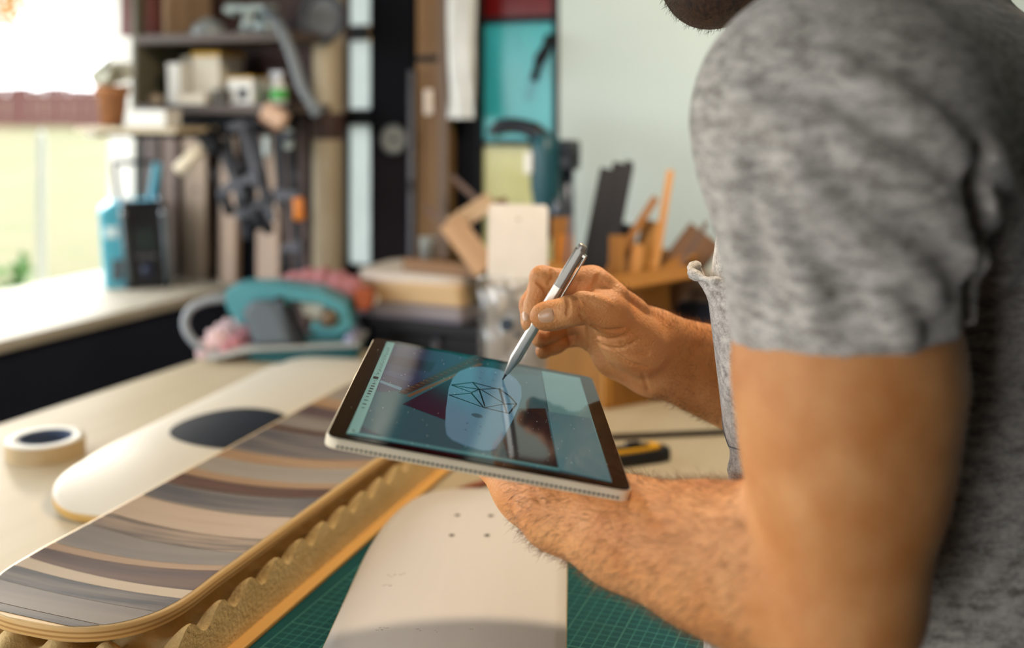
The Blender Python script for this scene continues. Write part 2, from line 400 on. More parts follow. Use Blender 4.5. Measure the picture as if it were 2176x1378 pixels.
# upper shelf
t, w, h = onshelf('red_toolbox', 'rust red box at the left end of the upper shelf', 'box', 300, 386, -60, zt1, .14)
MB().box((0, 0, h*.4), (w, .17, h*.8), bev=.003).build('body', mat('rust_red_paint', '#6d3c36', .6), t)
MB().box((0, 0, h*.9), (w*1.02, .175, h*.2), bev=.003).build('lid', mat('rust_red_paint', '#6d3c36', .6), t)
t, w, h = onshelf('tan_upright_board', 'tan board standing beside the rust red box', 'board', 393, 404, -40, zt1, .12)
MB().box((0, 0, h/2), (w, .16, h), bev=.001).build('panel', wood('tan_ply', '#9a8066', '#b39779', 'z', 6), t)
t, w, h = onshelf('metal_bowl', 'pale grey upturned bowl on the upper shelf', 'bowl', 406, 482, 42, zt1, .17)
MB().lathe([(w*.5, 0), (w*.49, h*.3), (w*.38, h*.75), (w*.2, h*.95), (0, h)], n=28).lathe([(w*.2, h*.95), (w*.2, h*1.05), (0, h*1.05)], n=20).build('body', plain('pale_zinc', '#a9b2b2', .35, .4), t)
t, w, h = onshelf('spray_gun', 'pale grey paint spray gun on the upper shelf with a hose', 'spray gun', 492, 596, 4, zt1, .17)
m_gun = plain('pale_gun_metal', '#a7b3b0', .35, .3)
MB().box((0, 0, h*.80), (w*.9, .035, h*.22), bev=.006).lathe([(.016, 0), (.018, .01), (.012, .03)], (-w*.47, 0, h*.8), rot=(0, -math.pi/2, 0), n=14).build('body', m_gun, t)
MB().tube([(-w*.12, 0, h*.76), (-w*.2, 0, h*.35), (-w*.24, 0, .001)], [.016, .014, .018], 10).build('grip', m_gun, t)
MB().tube([(w*.05, 0, h*.72), (-w*.02, 0, h*.5), (w*.02, 0, h*.36)], .005, 8).build('trigger', m_dark, t)
MB().lathe([(0, 0), (.03, 0), (.032, h*.3), (.02, h*.4), (.012, h*.7)], (w*.24, 0, .001), n=18).build('paint_cup', m_gun, t)
ho = tag(MB().tube(spline([PW(566, 22, .19), PW(592, 52, .28), PW(618, 110, .29), PW(640, 180, .29), PW(664, 222, .29), PW(677, 240, .28)], 8), [.012]*33+[.014]*4+[.015]*4, 12).build('air_hose', plain('grey_rubber_hose', '#6f767c', .45)), 'grey air hose drooping from the spray gun past the shelf end', 'hose')
# plank with pot and carton, running across the window corner
zp = PW(300, 269, .33).z
aL, aR = aw(206, .33), aw(418, .33)
pl = thing('pot_plank', 'pale thin plank below the shelf carrying the flower pot', 'plank', mat=Matrix.Translation(R(aL, -.33, zp)) @ Matrix.Rotation(WANG, 4, 'Z'))
MB().box(((aR-aL)/2, 0, -.006), (aR-aL, .13, .012), bev=.0015).build('board', wood('pale_plank_wood', '#c6b89c', '#ab9875', 'x', 6), pl)
for k in (.55, .9): MB().box(((aR-aL)*k, .18, -.018), (.016, .46, .012)).build('bracket', m_dark, pl)
MB().box((.02, .19, -.018), (.03, .46, .012)).build('bracket', m_frame, pl)
c = PW(239, 268, .33); c.z = zp+.0005
t = thing('flower_pot', 'terracotta flower pot with pale leaves against the bright window', 'plant pot', c)
s = pxm(239, .33); rt = 36/s; hh = 86/s
MB().lathe([(0, 0), (rt*.66, 0), (rt*.86, hh*.78), (rt, hh*.78), (rt, hh), (rt*.88, hh), (rt*.82, hh*.82), (0, hh*.8)], n=28).build('pot', mat('terracotta', '#a5704a', .8, nscale=30), t)
leaf_cloud(150, (0, 0, hh*1.3), (rt*.95, rt*.95, hh*.36), .02, 3).build('leaves', mat('pale_silver_leaf', '#c9cdb8', col2='#e0dccb'), t)['kind'] = 'stuff'
t, w, h = onshelf('white_carton', 'long white carton lying on the pot plank below the shelf', 'box', 277, 379, 233, zp+.0005, .345)
MB().box((0, 0, h*.47), (w, .05, h*.94), bev=.002).build('body', m_white, t); MB().box((0, 0, h*.97), (w*1.01, .052, h*.06), bev=.001).build('lid', m_white, t)

# lumber standing on the sill and floor against the wall
def plank(px0, px1, py0, zb, q, m, label, lean=0.0, th=.022):
    s = pxm((px0+px1)/2, q); w = (px1-px0)/s; c = PW((px0+px1)/2, CY, q); c.z = zb; h = PW((px0+px1)/2, py0, q).z-zb
    t = thing('lumber_plank', label, 'plank', mat=Matrix.Translation(c) @ Matrix.Rotation(WANG, 4, 'Z') @ Matrix.Rotation(lean, 4, 'Y'), group='planks leaning on the back wall')
    MB().box((0, 0, h/2), (w, th, h), bev=.0015).build('board', m, t)
    MB().box((w*.1, -th/2-.0006, h*.62), (w*.16, .0012, h*.035), bev=.0004).build('knot', m_shelfb, t)
m_l1 = wood('dark_brown_lumber', '#3c2f2b', '#4c3b34', 'z', 7); m_l2 = wood('brown_lumber', '#5c4a42', '#6e594d', 'z', 7)
m_l3 = wood('tan_lumber', '#8c7866', '#a08a75', 'z', 7); m_l4 = wood('pinkish_lumber', '#96806f', '#ab9482', 'z', 7); m_l5 = wood('red_brown_lumber', '#41312f', '#54403c', 'z', 7)
plank(304, 346, 284, SILL+.0005, .03, m_l1, 'dark brown plank behind the radio at the window corner')
plank(346, 386, 284, SILL+.0005, .035, m_l2, 'brown plank between the dark one and the tan one behind the radio')
plank(389, 449, 284, SILL+.0005, .03, m_l3, 'tan plank right of the radio under the pale mallet handle')
plank(467, 509, 284, SILL+.0005, .035, m_l4, 'pinkish tan plank at the right end of the window sill', .015)
plank(545, 602, 284, 0.0, .03, m_l4, 'tan plank behind the hanging clamps reaching the floor')
plank(606, 640, 270, 0.0, .03, m_l1, 'very dark plank between the clamps and the post')
plank(638, 660, 250, 0.0, .045, m_l5, 'narrow red-brown plank touching the round post')

# tools on the rail
m_st = plain('worn_tool_steel', '#45454a', .5, .5); m_st2 = plain('dark_tool_steel', '#1f2126', .5, .3, spec=.2); m_or = plain('orange_plastic', '#d07a26', .45); m_teal = plain('teal_tool_plastic', '#2f8d96', .4)
m_handle = wood('pale_handle_wood', '#eadfca', '#d9caa8', 'x', 9)
def clamp(px0, py0, px1, py1, label, q=.225, jaw=.07, bar=.018, m=None, knob=None, mirror=1):
    p, e = PW(px0, py0, q), PW(px1, py1, q)
    d = (e-p); L = d.length; x = d.normalized(); y = -DD
    t = thing('bar_clamp', label, 'clamp', mat=basis(x, y, p), group='clamps hanging under the shelf')
    mm = m or m_st2
    MB().box((L/2, 0, 0), (L, .007, bar), bev=.001).build('bar', mm, t)
    MB().prism([(0, 0), (.022, 0), (.018, jaw*mirror*.7), (.012, jaw*mirror), (.002, jaw*mirror), (0, jaw*.5*mirror)], -.006, .006, rot=(math.pi/2, 0, 0), bev=.001).build('fixed_jaw', mm, t)
    MB().prism([(L*.72, -.014*mirror), (L*.72+.03, -.014*mirror), (L*.72+.026, jaw*mirror), (L*.72+.012, jaw*mirror), (L*.72+.008, jaw*.3*mirror)], -.008, .008, rot=(math.pi/2, 0, 0), bev=.001).build('sliding_jaw', m_st, t)
    MB().tube([(L*.5, 0, jaw*.85*mirror), (L*.74, 0, jaw*.85*mirror)], .004, 8).build('screw', m_st, t)
    MB().lathe([(.005, 0), (.0125, .006), (.011, .03), (.0135, .045), (.006, .052), (0, .052)], (L*.74+.02, 0, jaw*.85*mirror), rot=(0, math.pi/2, 0), n=14).build('handle', knob or m_st2, t)
clamp(448, 262, 512, 420, 'slanting grey clamp leftmost under the shelf', jaw=.05, m=m_st)
clamp(478, 256, 524, 508, 'long dark clamp hanging second from the left under the shelf', jaw=.075, q=.185, mirror=-1)
clamp(512, 256, 548, 400, 'grey clamp in the middle of the hanging row', jaw=.04, m=m_st, q=.272)
clamp(536, 256, 578, 470, 'clamp with bright steel bar right of the middle', jaw=.045, m=m_st, q=.235)
clamp(588, 282, 600, 442, 'short dark clamp with orange knob', jaw=.05, knob=m_or, mirror=-1, q=.275)
clamp(618, 300, 636, 590, 'long blue-black clamp rightmost beside the dark plank', jaw=.04, q=.16)
p, e = PW(438, 304, .285), PW(380, 362, .30)
t = thing('mallet', 'mallet with pale wooden handle hanging left of the clamps', 'mallet', mat=basis(e-p, -DD, p))
Lm = (e-p).length
MB().tube([(0, 0, 0), (Lm*.5, 0, 0), (Lm, 0, 0)], [.011, .016, .016], 12).build('handle', m_handle, t)
MB().lathe([(0, -.035), (.021, -.035), (.022, -.03), (.022, .03), (.021, .035), (0, .035)], (-.012, 0, 0), n=18).build('head', m_st2, t)
p = PW(585, 246, .262)
t = thing('sanding_block', 'pale pinkish sanding block hanging under the right shelf end', 'sanding block', mat=Matrix.Translation(p) @ Matrix.Rotation(WANG, 4, 'Z') @ Matrix.Rotation(.5, 4, 'Y'))
MB().box((0, 0, 0), (.062, .03, .04), bev=.008).build('block', mat('pinkish_cork', '#c9a78e', .8, nscale=60), t)
MB().box((0, 0, -.0225), (.06, .03, .005), bev=.001).build('grit_sheet', plain('brown_grit', '#7d5f4c', .9), t)
for (px, py, lab, w_) in ((567, 310, 'white plastic clip hanging beside the orange knob', .012), (612, 296, 'small pale grey clip hanging near the post', .014)):
    t = thing('spring_clip', lab, 'clip', mat=Matrix.Translation(PW(px, py, .255)) @ Matrix.Rotation(WANG, 4, 'Z'))
    MB().box((0, 0, 0), (w_*1.4, w_, .044), bev=.005).build('body', plain('pale_clip_plastic', '#b7c4c2', .4), t)
    MB().tube([(0, 0, .02), (0, 0, .034), (.004, 0, .04)], .003, 6).build('hook', m_st, t)

# post, disc, cabinet, gauge, board and sleeve
c = PW(697, CY, .06)
t = thing('support_post', 'round beige wooden support post left of the narrow window', 'post', (c.x, c.y, 0))
MB().lathe([(0, 0), (.036, 0), (.037, .01), (.036, 1.0), (.036, CEIL), (0, CEIL)], n=28).build('shaft', wood('beige_post_wood', '#b3a68d', '#9c8c70', 'z', 6), t)
zc = PW(697, 268, .06).z
MB().lathe([(.0385, -.03), (.0385, .03)], (0, 0, zc), n=28).build('shade_band', m_shelfb, t)  # dark ring stands in for the shading across the post
c = PW(690, 38, .115)
t = thing('round_duct_cover', 'large round grey disc above the post at the top edge', 'duct cover', mat=Matrix.Translation(c) @ Matrix.Rotation(WANG, 4, 'Z'))
MB().lathe([(.056, .0), (.06, .012), (.054, .022), (.046, .014), (.044, .006)], rot=(math.pi/2, 0, 0), n=36).build('rim', plain('slate_grey_rim', '#4a4f57', .5), t)
MB().lathe([(0, .006), (.03, .008), (.045, .006)], rot=(math.pi/2, 0, 0), n=36).build('disc', plain('grey_disc', '#6a6c6c', .6), t)
aC0, aC1 = aw(795, .05), aw(879, .05)
t = thing('tall_cabinet', 'tall black cabinet between the narrow window and the ochre board', 'cabinet', mat=Matrix.Translation(R((aC0+aC1)/2, -.028, 0)) @ Matrix.Rotation(WANG, 4, 'Z'))
wc = aC1-aC0; m_cab = plain('matt_black_lacquer', '#08090e', .7, spec=.08); m_cab2 = plain('brown_black_lacquer', '#151013', .7, spec=.08)
MB().box((0, .004, 1.1), (wc, .044, 2.2), bev=.002).build('body', m_cab, t)
MB().box((0, -.020, 1.75), (wc*.96, .004, .86), bev=.001).build('door', m_cab, t); MB().box((0, -.020, .66), (wc*.96, .004, 1.28), bev=.001).build('door', m_cab2, t)
c = PW(842, 296, .06)
t = thing('round_gauge', 'round grey gauge mounted on the black cabinet', 'gauge', mat=Matrix.Translation(c) @ Matrix.Rotation(WANG, 4, 'Z'))
MB().lathe([(.028, .0), (.034, .006), (.034, .014), (.029, .016), (.028, .012)], rot=(math.pi/2, 0, 0), n=32).build('bezel', plain('gauge_grey', '#4c4e4e', .5), t)
MB().lathe([(0, .010), (.028, .012)], rot=(math.pi/2, 0, 0), n=32).build('dial', plain('gauge_dial', '#6f7068', .6), t)
MB().lathe([(0, .018), (.006, .016), (.007, .011)], rot=(math.pi/2, 0, 0), n=14).build('hub', m_dark, t)
aB0, aB1 = aw(884, .05), aw(955, .05); wb = aB1-aB0
t = thing('ochre_board', 'tall ochre brown board standing right of the black cabinet', 'board', mat=Matrix.Translation(R((aB0+aB1)/2, -.035, 0)) @ Matrix.Rotation(WANG, 4, 'Z'))
MB().box((0, 0, 1.1), (wb, .03, 2.2), bev=.004).build('panel', wood('ochre_board_wood', '#63492a', '#7a5a32', 'z', 6), t)
zb = PW(915, 125, .05).z; MB().box((0, -.002, zb), (wb*1.02, .033, .014), bev=.002).build('strap', m_dark, t)
MB().box((wb*.34, -.008, .95), (wb*.3, .03, 1.9), bev=.004).build('edge_batten', wood('grey_batten', '#5d4a3e', '#6f5b4b', 'z', 6), t)
c = PW(911, 217, .056)
t = thing('light_switch', 'small white light switch on the ochre board', 'switch', mat=Matrix.Translation(c) @ Matrix.Rotation(WANG, 4, 'Z'))
MB().box((0, 0, 0), (.02, .008, .056), bev=.002).build('plate', plain('ivory_plastic', '#dccfc2', .4), t); MB().box((0, -.005, 0), (.01, .006, .024), rot=(.2, 0, 0), bev=.001).build('rocker', plain('ivory_plastic', '#dccfc2', .4), t)
c = PW(874, CY, .075)
t = thing('conduit_pipe', 'thin grey conduit pipe between the cabinet and the ochre board', 'pipe', (c.x, c.y, 0))
MB().tube([(0, 0, 0), (0, 0, 1.2), (0, 0, PW(874, 150, .075).z)], .0065, 10).build('pipe', plain('grey_conduit', '#5f6068', .5), t)
MB().tube([(0, 0, 1.2), (0, 0, 1.22)], .008, 10).build('coupling', m_st, t)
# crinkled plastic sleeve
aS0, aS1 = aw(953, .06), aw(1009, .06)
zl0, zl1 = PW(980, 252, .06).z, 1.95
t = thing('plastic_sleeve', 'crinkled clear-white plastic sleeve hanging left of the teal door', 'plastic sleeve', mat=Matrix.Translation(R(aS0, -.06, zl0)) @ Matrix.Rotation(WANG, 4, 'Z'))
def sleeve(y0, sgn):
    vs, fs = [], []; nu, nv = 18, 40
    for j in range(nv+1):
        for i in range(nu+1):
            u, v = i/nu, j/nv
            vs.append(((aS1-aS0)*(u+.03*math.sin(9*v+3*u)), sgn*(.004+.010*math.sin(math.pi*u))+.004*math.sin(17*u+4*math.sin(5*v)), v*(zl1-zl0)))
    for j in range(nv):
        for i in range(nu): a = j*(nu+1)+i; fs.append((a, a+1, a+nu+2, a+nu+1))
    return MB().add(vs, fs, True)
m_pl = mat('milky_plastic', '#c9cdca', .18, spec=.6, coat=.5)
sleeve(0, 1).build('back_sheet', m_pl, t); sleeve(0, -1).build('front_sheet', m_pl, t)
MB().tube([(0, 0, zl1-zl0), ((aS1-aS0)/2, 0, zl1-zl0+.006), (aS1-aS0, 0, zl1-zl0)], .006, 8).build('hanging_rod', m_st, t)

# ------------------------------------------------------------------ workbench
m_bench = mat('raw_birch_bench_top', '#bfb298', rough=.5, nscale=14, col2='#b2a488', stretch=(1, .1, 1), bump=.08, detail=6, spec=.15)
m_bleg = wood('dark_bench_wood', '#54402c', '#6a5138', 'z', 6)
BL = PZ(0, 902, BENCH); BL.z = 0
bw, b0, b1 = 1.16, -1.05, .655        # width along EE, extent along DD measured from BL
bm_ = Matrix.Translation(BL) @ Matrix.Rotation(WANG, 4, 'Z')    # local x=EE, y=DD
bench = thing('workbench', 'large pale birch topped workbench under the skateboard decks', 'workbench', mat=bm_)
MB().box((bw/2, (b0+b1)/2, BENCH-.016), (bw, b1-b0, .032), bev=.002).build('bench_top', m_bench, bench)
for x in (.07, bw-.07):
    for y in (b0+.07, b1-.07): MB().box((x, y, (BENCH-.032)/2), (.08, .08, BENCH-.032), bev=.004).build('leg', m_bleg, bench)
for y in (b0+.07, b1-.07): MB().box((bw/2, y, BENCH-.09), (bw-.22, .03, .10), bev=.002).build('apron', m_bleg, bench)
for x in (.07, bw-.07): MB().box((x, (b0+b1)/2, BENCH-.09), (.03, b1-b0-.22, .10), bev=.002).build('apron', m_bleg, bench)

# ------------------------------------------------------------------ skateboard decks
def deck_fns(L, W, kick, conc, kl=.19, rend=.085, flip=1, pw=2.3):
    def hw(u):
        e = min(u, L-u)
        if e < rend*1.35:
            k = 1-max(e, 0)/(rend*1.35); return W/2*max(0, 1-k**pw)**(1/pw)
        return W/2
    def zz(u, v):
        e = min(u, L-u); z = 0
        if e < kl: k = 1-e/kl; z += kick*k*k
        z += conc*(abs(v)/(W/2))**2*min(1, e/.12)
        return z*flip
    return hw, zz
def deck_mesh(L, W, th, fns, nu=96, nv=20):
    "solid deck; uv.y runs 0..1 through the thickness"
    hw, zz = fns; vs, fs, uv = [], [], []
    us = [L*(.5-.5*math.cos(math.pi*i/nu)) for i in range(nu+1)]
    def layer(dz, inset):
        o = len(vs)
        for u in us:
            w = max(hw(u)-inset, .0004)
            for j in range(nv+1):
                v = w*(2*j/nv-1); uu = min(max(u, inset), L-inset)
                vs.append((v, uu, zz(uu, v)+dz))
        return o
    ch = .0016
    lay = [layer(0, ch), layer(ch, 0), layer(th-ch, 0), layer(th, ch)]; n1 = nv+1
    for i in range(nu):
        for j in range(nv):
            a = lay[3]+i*n1+j; fs.append((a, a+1, a+n1+1, a+n1)); a = lay[0]+i*n1+j; fs.append((a, a+n1, a+n1+1, a+1))
    ring = [(i, 0) for i in range(nu+1)]+[(nu, j) for j in range(1, nv+1)]+[(i, nv) for i in range(nu-1, -1, -1)]+[(0, j) for j in range(nv-1, 0, -1)]
    for k in range(3):
        for (a, b) in zip(ring, ring[1:]+ring[:1]):
            A_, B_ = lay[k]+a[0]*n1+a[1], lay[k]+b[0]*n1+b[1]; C_, D_ = lay[k+1]+b[0]*n1+b[1], lay[k+1]+a[0]*n1+a[1]
            fs.append((B_, A_, D_, C_))
    return MB().add(vs, fs, True), [(0, .12, .88, 1)[k] for k in range(4) for _ in range(len(us)*n1)]
def ply_mat(name, face, ply1, ply2, rough=.35, mott=.05):
    "face colour on top and bottom, layered plies on the edge (driven by the uv that runs through the thickness)"
    m = bpy.data.materials.new(name); m.use_nodes = True; N = m.node_tree.nodes; L = m.node_tree.links; b = N['Principled BSDF']
    uvn = N.new('ShaderNodeUVMap'); uvn.uv_map = 'ply'; sp = N.new('ShaderNodeSeparateXYZ'); L.new(uvn.outputs[0], sp.inputs[0])
    cr = N.new('ShaderNodeValToRGB'); cr.color_ramp.interpolation = 'LINEAR'
    e = cr.color_ramp.elements; seq = [(0, face), (.04, face), (.06, ply1), (.2, ply1), (.24, ply2), (.34, ply2), (.38, ply1), (.52, ply1), (.56, ply2), (.66, ply2), (.70, ply1), (.94, ply1), (.96, face), (1, face)]
    e[0].position = 0; e[0].color = (*srgb(face), 1); e[1].position = 1; e[1].color = (*srgb(face), 1)
    for p_, c_ in seq[1:-1]: q = e.new(p_); q.color = (*srgb(c_), 1)
    L.new(sp.outputs['Y'], cr.inputs['Fac'])
    nz = N.new('ShaderNodeTexNoise'); nz.inputs['Scale'].default_value = 25; tc = N.new('ShaderNodeTexCoord'); mp = N.new('ShaderNodeMapping'); mp.inputs['Scale'].default_value = (1, .12, 1)
    L.new(tc.outputs['Object'], mp.inputs['Vector']); L.new(mp.outputs[0], nz.inputs['Vector'])
    mx = N.new('ShaderNodeMix'); mx.data_type = 'RGBA'; mx.blend_type = 'MULTIPLY'; mx.inputs[0].default_value = 1
    cr2 = N.new('ShaderNodeValToRGB'); cr2.color_ramp.elements[0].color = (1-mott*2,)*3+(1,); cr2.color_ramp.elements[1].color = (1, 1, 1, 1)
    L.new(nz.outputs['Fac'], cr2.inputs['Fac']); L.new(cr.outputs['Color'], mx.inputs[6]); L.new(cr2.outputs['Color'], mx.inputs[7]); L.new(mx.outputs[2], b.inputs['Base Color'])
    b.inputs['Roughness'].default_value = rough; b.inputs['Specular IOR Level'].default_value = .2
    return m
def deck(name, label, L, W, th, fns, m, M):
    t = thing(name, label, 'skateboard deck', mat=M)
    mb, vv = deck_mesh(L, W, th, fns); o = mb.build('plywood_core', m, t)
    uvl = o.data.uv_layers.new(name='ply'); li = np.empty(len(o.data.loops), int); o.data.loops.foreach_get('vertex_index', li)
    arr = np.zeros((len(li), 2)); arr[:, 1] = np.array(vv)[li]; uvl.data.foreach_set('uv', arr.ravel())
    return t
def dframe(x, y, z, ang): return Matrix.Translation((x, y, z)) @ Matrix.Rotation(ang, 4, 'Z')      # local y along the deck

# deck with the navy disc, lying upside down on the bench (convex side up)
m_whited = ply_mat('bare_maple_deck', '#cfc8b8', '#c9a15c', '#b28a48', .4)
n0, n1_ = Vector((-.497, 1.272)), Vector((-.283, 2.03)); ax = (n1_-n0); L2 = ax.length; an2 = math.atan2(-ax.x, ax.y)
fn2 = deck_fns(L2, .203, .030, .010, flip=-1)
d2 = deck('skateboard_deck', 'bare maple deck with a big navy disc lying behind the striped deck', L2, .203, .011, fn2, m_whited, dframe(n0.x, n0.y, BENCH+.0305, an2))
cc = PZ(500, 905, BENCH+.042); lc = d2.matrix_world.inverted() @ cc if False else (dframe(n0.x, n0.y, BENCH+.0305, an2).inverted() @ cc)
vs = [(lc.x, lc.y, fn2[1](lc.y, lc.x)+.0114)]; fs = []; rr_ = 24; na_ = 64; R_ = .0885
for i in range(1, 9):
    for k in range(na_):
        a = 2*math.pi*k/na_; x, y = lc.x+R_*i/8*math.cos(a), lc.y+R_*i/8*math.sin(a)
        vs.append((x, y, fn2[1](y, x)+.0114))
for k in range(na_): fs.append((0, 1+k, 1+(k+1) % na_))
for i in range(7):
    for k in range(na_): a, b = 1+i*na_+k, 1+i*na_+(k+1) % na_; fs.append((a, a+na_, b+na_, b))
MB().add(vs, fs, True).build('navy_disc', mat('navy_print', '#141c28', .6, var=.08, spec=.12), d2)
# faint pencil marks near its far end
mbk = MB()
for k in range(14): mbk.box((-.05+.007*k, L2*.80+.004*math.sin(k*2.2), fn2[1](L2*.8, -.05+.007*k)+.0113), (.005, .0012, .0006), rot=(0, 0, k*.7))
mbk.build('pencil_marks', plain('pencil_grey', '#b9b4a8', .8), d2)

# deck in the foreground, also convex side up
m_cream = ply_mat('sanded_maple_deck', '#d4ccc2', '#d7bd8d', '#c6a571', .42)
L3 = .80; tip = Vector((-.034, 1.352)); an3 = -math.radians(3.2); d3v = Vector((math.sin(math.radians(3.2)), math.cos(math.radians(3.2)))); o3 = tip-d3v*L3
fn3 = deck_fns(L3, .209, .026, .009, kl=.17, rend=.20, flip=-1, pw=2.1)
M3 = dframe(o3.x, o3.y, BENCH+.0032+.0262, an3)
d3 = deck('skateboard_deck', 'blank sanded maple deck on the green cutting mat in the foreground', L3, .207, .011, fn3, m_cream, M3)
m_hole = plain('bolt_hole_dark', '#3b3229', .8); m_chip = plain('hole_rim', '#8d8270', .8)
for (px, py) in ((972, 1095), (1043, 1096), (960, 1138), (1035, 1138)):
    c = PZ(px, py, BENCH+.0405); l = M3.inverted() @ c; z = fn3[1](l.y, l.x)+.011
    MB().lathe([(0, .00035), (.0026, .00035)], (l.x, l.y, z), n=14).build('bolt_hole', m_hole, d3)
    MB().lathe([(.0026, .0003), (.0034, .0003)], (l.x, l.y, z), n=14).build('hole_rim', m_chip, d3)
random.seed(8); m_scf = plain('scuff_grey', '#a99f90', .8)
for (px, py, n) in ((825, 1216, 5), (848, 1217, 4), (815, 1235, 5), (800, 1330, 7), (885, 1338, 3), (925, 1341, 2), (1000, 1338, 2)):
    mbk = MB()
    for k in range(n):
        c = PZ(px+k*4, py+random.uniform(-3, 3), BENCH+.0405); l = M3.inverted() @ c
        mbk.box((l.x, l.y, fn3[1](l.y, l.x)+.0111), (random.uniform(.0008, .0022), .0005, .0004), rot=(0, 0, random.uniform(-1, 1)))
    mbk.build('scuff_mark', m_scf, d3)

# striped veneer deck on egg-crate foam
U = Vector((.317, .9486)); NN = Vector((.9486, -.317)); e4 = Vector((-.395, .888)); an4 = math.atan2(-U.x, U.y); L4 = .83; W4 = .195
FT = .0465; m_stripe = ply_mat('lacquered_plywood_edge', '#d6b888', '#d4ae74', '#b08650', .4)
fn4 = deck_fns(L4, W4, .004, .006, kl=.15, rend=.07, flip=1, pw=2.4)
ZD = BENCH+.008+FT
M4 = dframe(e4.x, e4.y, ZD, an4)
d4 = deck('skateboard_deck', 'deck faced with grey, brown and cream wood veneer stripes on yellow foam', L4, W4, .0125, fn4, m_stripe, M4)
def veneer(name, c1, c2, fine=30):
    c1, c2 = [tuple(x*.58 for x in srgb(c)) for c in (c1, c2)]
    return mat(name, c1, .5, col2=c2, nscale=fine, stretch=(.10, 1.6, 1), bump=.05, detail=7, contrast=(.38, .62), spec=.2)
v_grey = veneer('grey_veneer', '#8a8078', '#9a9086'); v_lgrey = veneer('light_grey_veneer', '#a69b8e', '#b5aa9b'); v_dark = veneer('dark_lined_veneer', '#3f3c42', '#7d726b', 60)
v_cream = veneer('cream_veneer', '#d9c2a6', '#e2cdb2'); v_brown = veneer('walnut_veneer', '#54382f', '#73503f', 40); v_tan = veneer('tan_veneer', '#b08a66', '#bf9c79'); v_line = veneer('pinstripe_veneer', '#b79f88', '#6f5f55', 70)
v_pink = veneer('pinkish_veneer', '#cdb096', '#d8bea5'); v_blue = veneer('slate_veneer', '#5d5a5f', '#8b8179', 55); v_purp = veneer('purple_brown_veneer', '#5c4a4c', '#6d5a58', 40)
BND = [(-.06, .05), (.018, .05), (.052, .045), (.078, .044), (.094, .05), (.125, -.05), (.137, -.045), (.176, .07), (.208, .05), (.263, .02), (.312, -.07), (.342, -.05), (.360, -.04), (.408, -.09), (.438, -.10), (.525, -.06), (.540, -.05), (.590, -.03), (.63, 0), (.67, 0), (.86, 0)]
VEN = [v_dark, v_grey, v_dark, v_cream, v_brown, v_tan, v_grey, v_line, v_pink, v_blue, v_brown, v_tan, v_lgrey, v_tan, v_blue, v_brown, v_grey, v_purp, v_tan, v_lgrey]
for (ba_, bb_, m) in zip(BND, BND[1:], VEN):
    vs, fs, rows = [], [], []; ns = max(2, int((bb_[0]-ba_[0])/.006)+1); nv = 18
    for i in range(ns+1):
        t_ = (i/ns)*.985+.0075; ok = []
        uu_ = lambda v: (ba_[0]-ba_[1]*v)*(1-t_)+(bb_[0]-bb_[1]*v)*t_
        for k in range(401):
            v = -W4/2+W4*k/400; u = uu_(v)
            if .0035 < u < L4-.0035 and abs(v) <= fn4[0](u)-.0035: ok.append(v)
        if not ok: continue
        rows.append(len(vs)); va, vb = ok[0], ok[-1]
        for j in range(nv+1):
            v = va+(vb-va)*j/nv; u = uu_(v); vs.append((v, u, fn4[1](u, v)+.0129))
    for a, b in zip(rows, rows[1:]):
        for j in range(nv): fs.append((a+j, a+j+1, b+j+1, b+j))
    if fs: MB().add(vs, fs, True).build('veneer_strip', m, d4)

# base board under the foam
fc = lambda s_, n_: Vector((e4.x+U.x*s_+NN.x*n_, e4.y+U.y*s_+NN.y*n_, 0))
m_base = wood('honey_pine_board', '#cf9a50', '#dcae66', 'y', 6)
bb = thing('base_board', 'honey coloured pine board under the yellow foam', 'board', mat=dframe(fc(0, 0).x, fc(0, 0).y, BENCH+.0035, an4))
MB().box((.0225, .345, .0022), (.195, 1.0, .0044), bev=.0008).build('panel', m_base, bb)
# egg-crate foam
m_foam = mat('yellow_foam', '#cdb077', .95, col2='#d9be88', nscale=40, bump=.6, bscale=260)
fm = thing('foam_mat', 'yellow egg-crate foam mat under the striped deck', 'foam mat', mat=dframe(fc(0, 0).x, fc(0, 0).y, BENCH+.0081, an4))
fx0, fx1, fy0, fy1, per = -.070, .106, -.115, .74, .047
vs, fs = [], []; nx, ny = 66, 190
def fz(x, y):
    a = math.cos(2*math.pi*(x-.106)/per); b = math.cos(2*math.pi*(y-.02)/per)
    return .033+.0115*(a*.5+b*.5)+.002*a*b
for j in range(ny+1):
    for i in range(nx+1):
        x, y = fx0+(fx1-fx0)*i/nx, fy0+(fy1-fy0)*j/ny; vs.append((x, y, fz(x, y)))
for j in range(ny):
    for i in range(nx): a = j*(nx+1)+i; fs.append((a, a+1, a+nx+2, a+nx+1))
def skirt(ids):
    o = len(vs); n = len(ids)
    for i in ids: vs.append(vs[i])
    for i in ids: vs.append((vs[i][0], vs[i][1], 0))
    for k in range(n-1): fs.append((o+k, o+n+k, o+n+k+1, o+k+1))
skirt([i for i in range(nx+1)]); skirt([ny*(nx+1)+i for i in range(nx, -1, -1)]); skirt([j*(nx+1)+nx for j in range(ny+1)]); skirt([j*(nx+1) for j in range(ny, -1, -1)])
MB().add(vs, fs, True).build('foam_sheet', m_foam, fm)

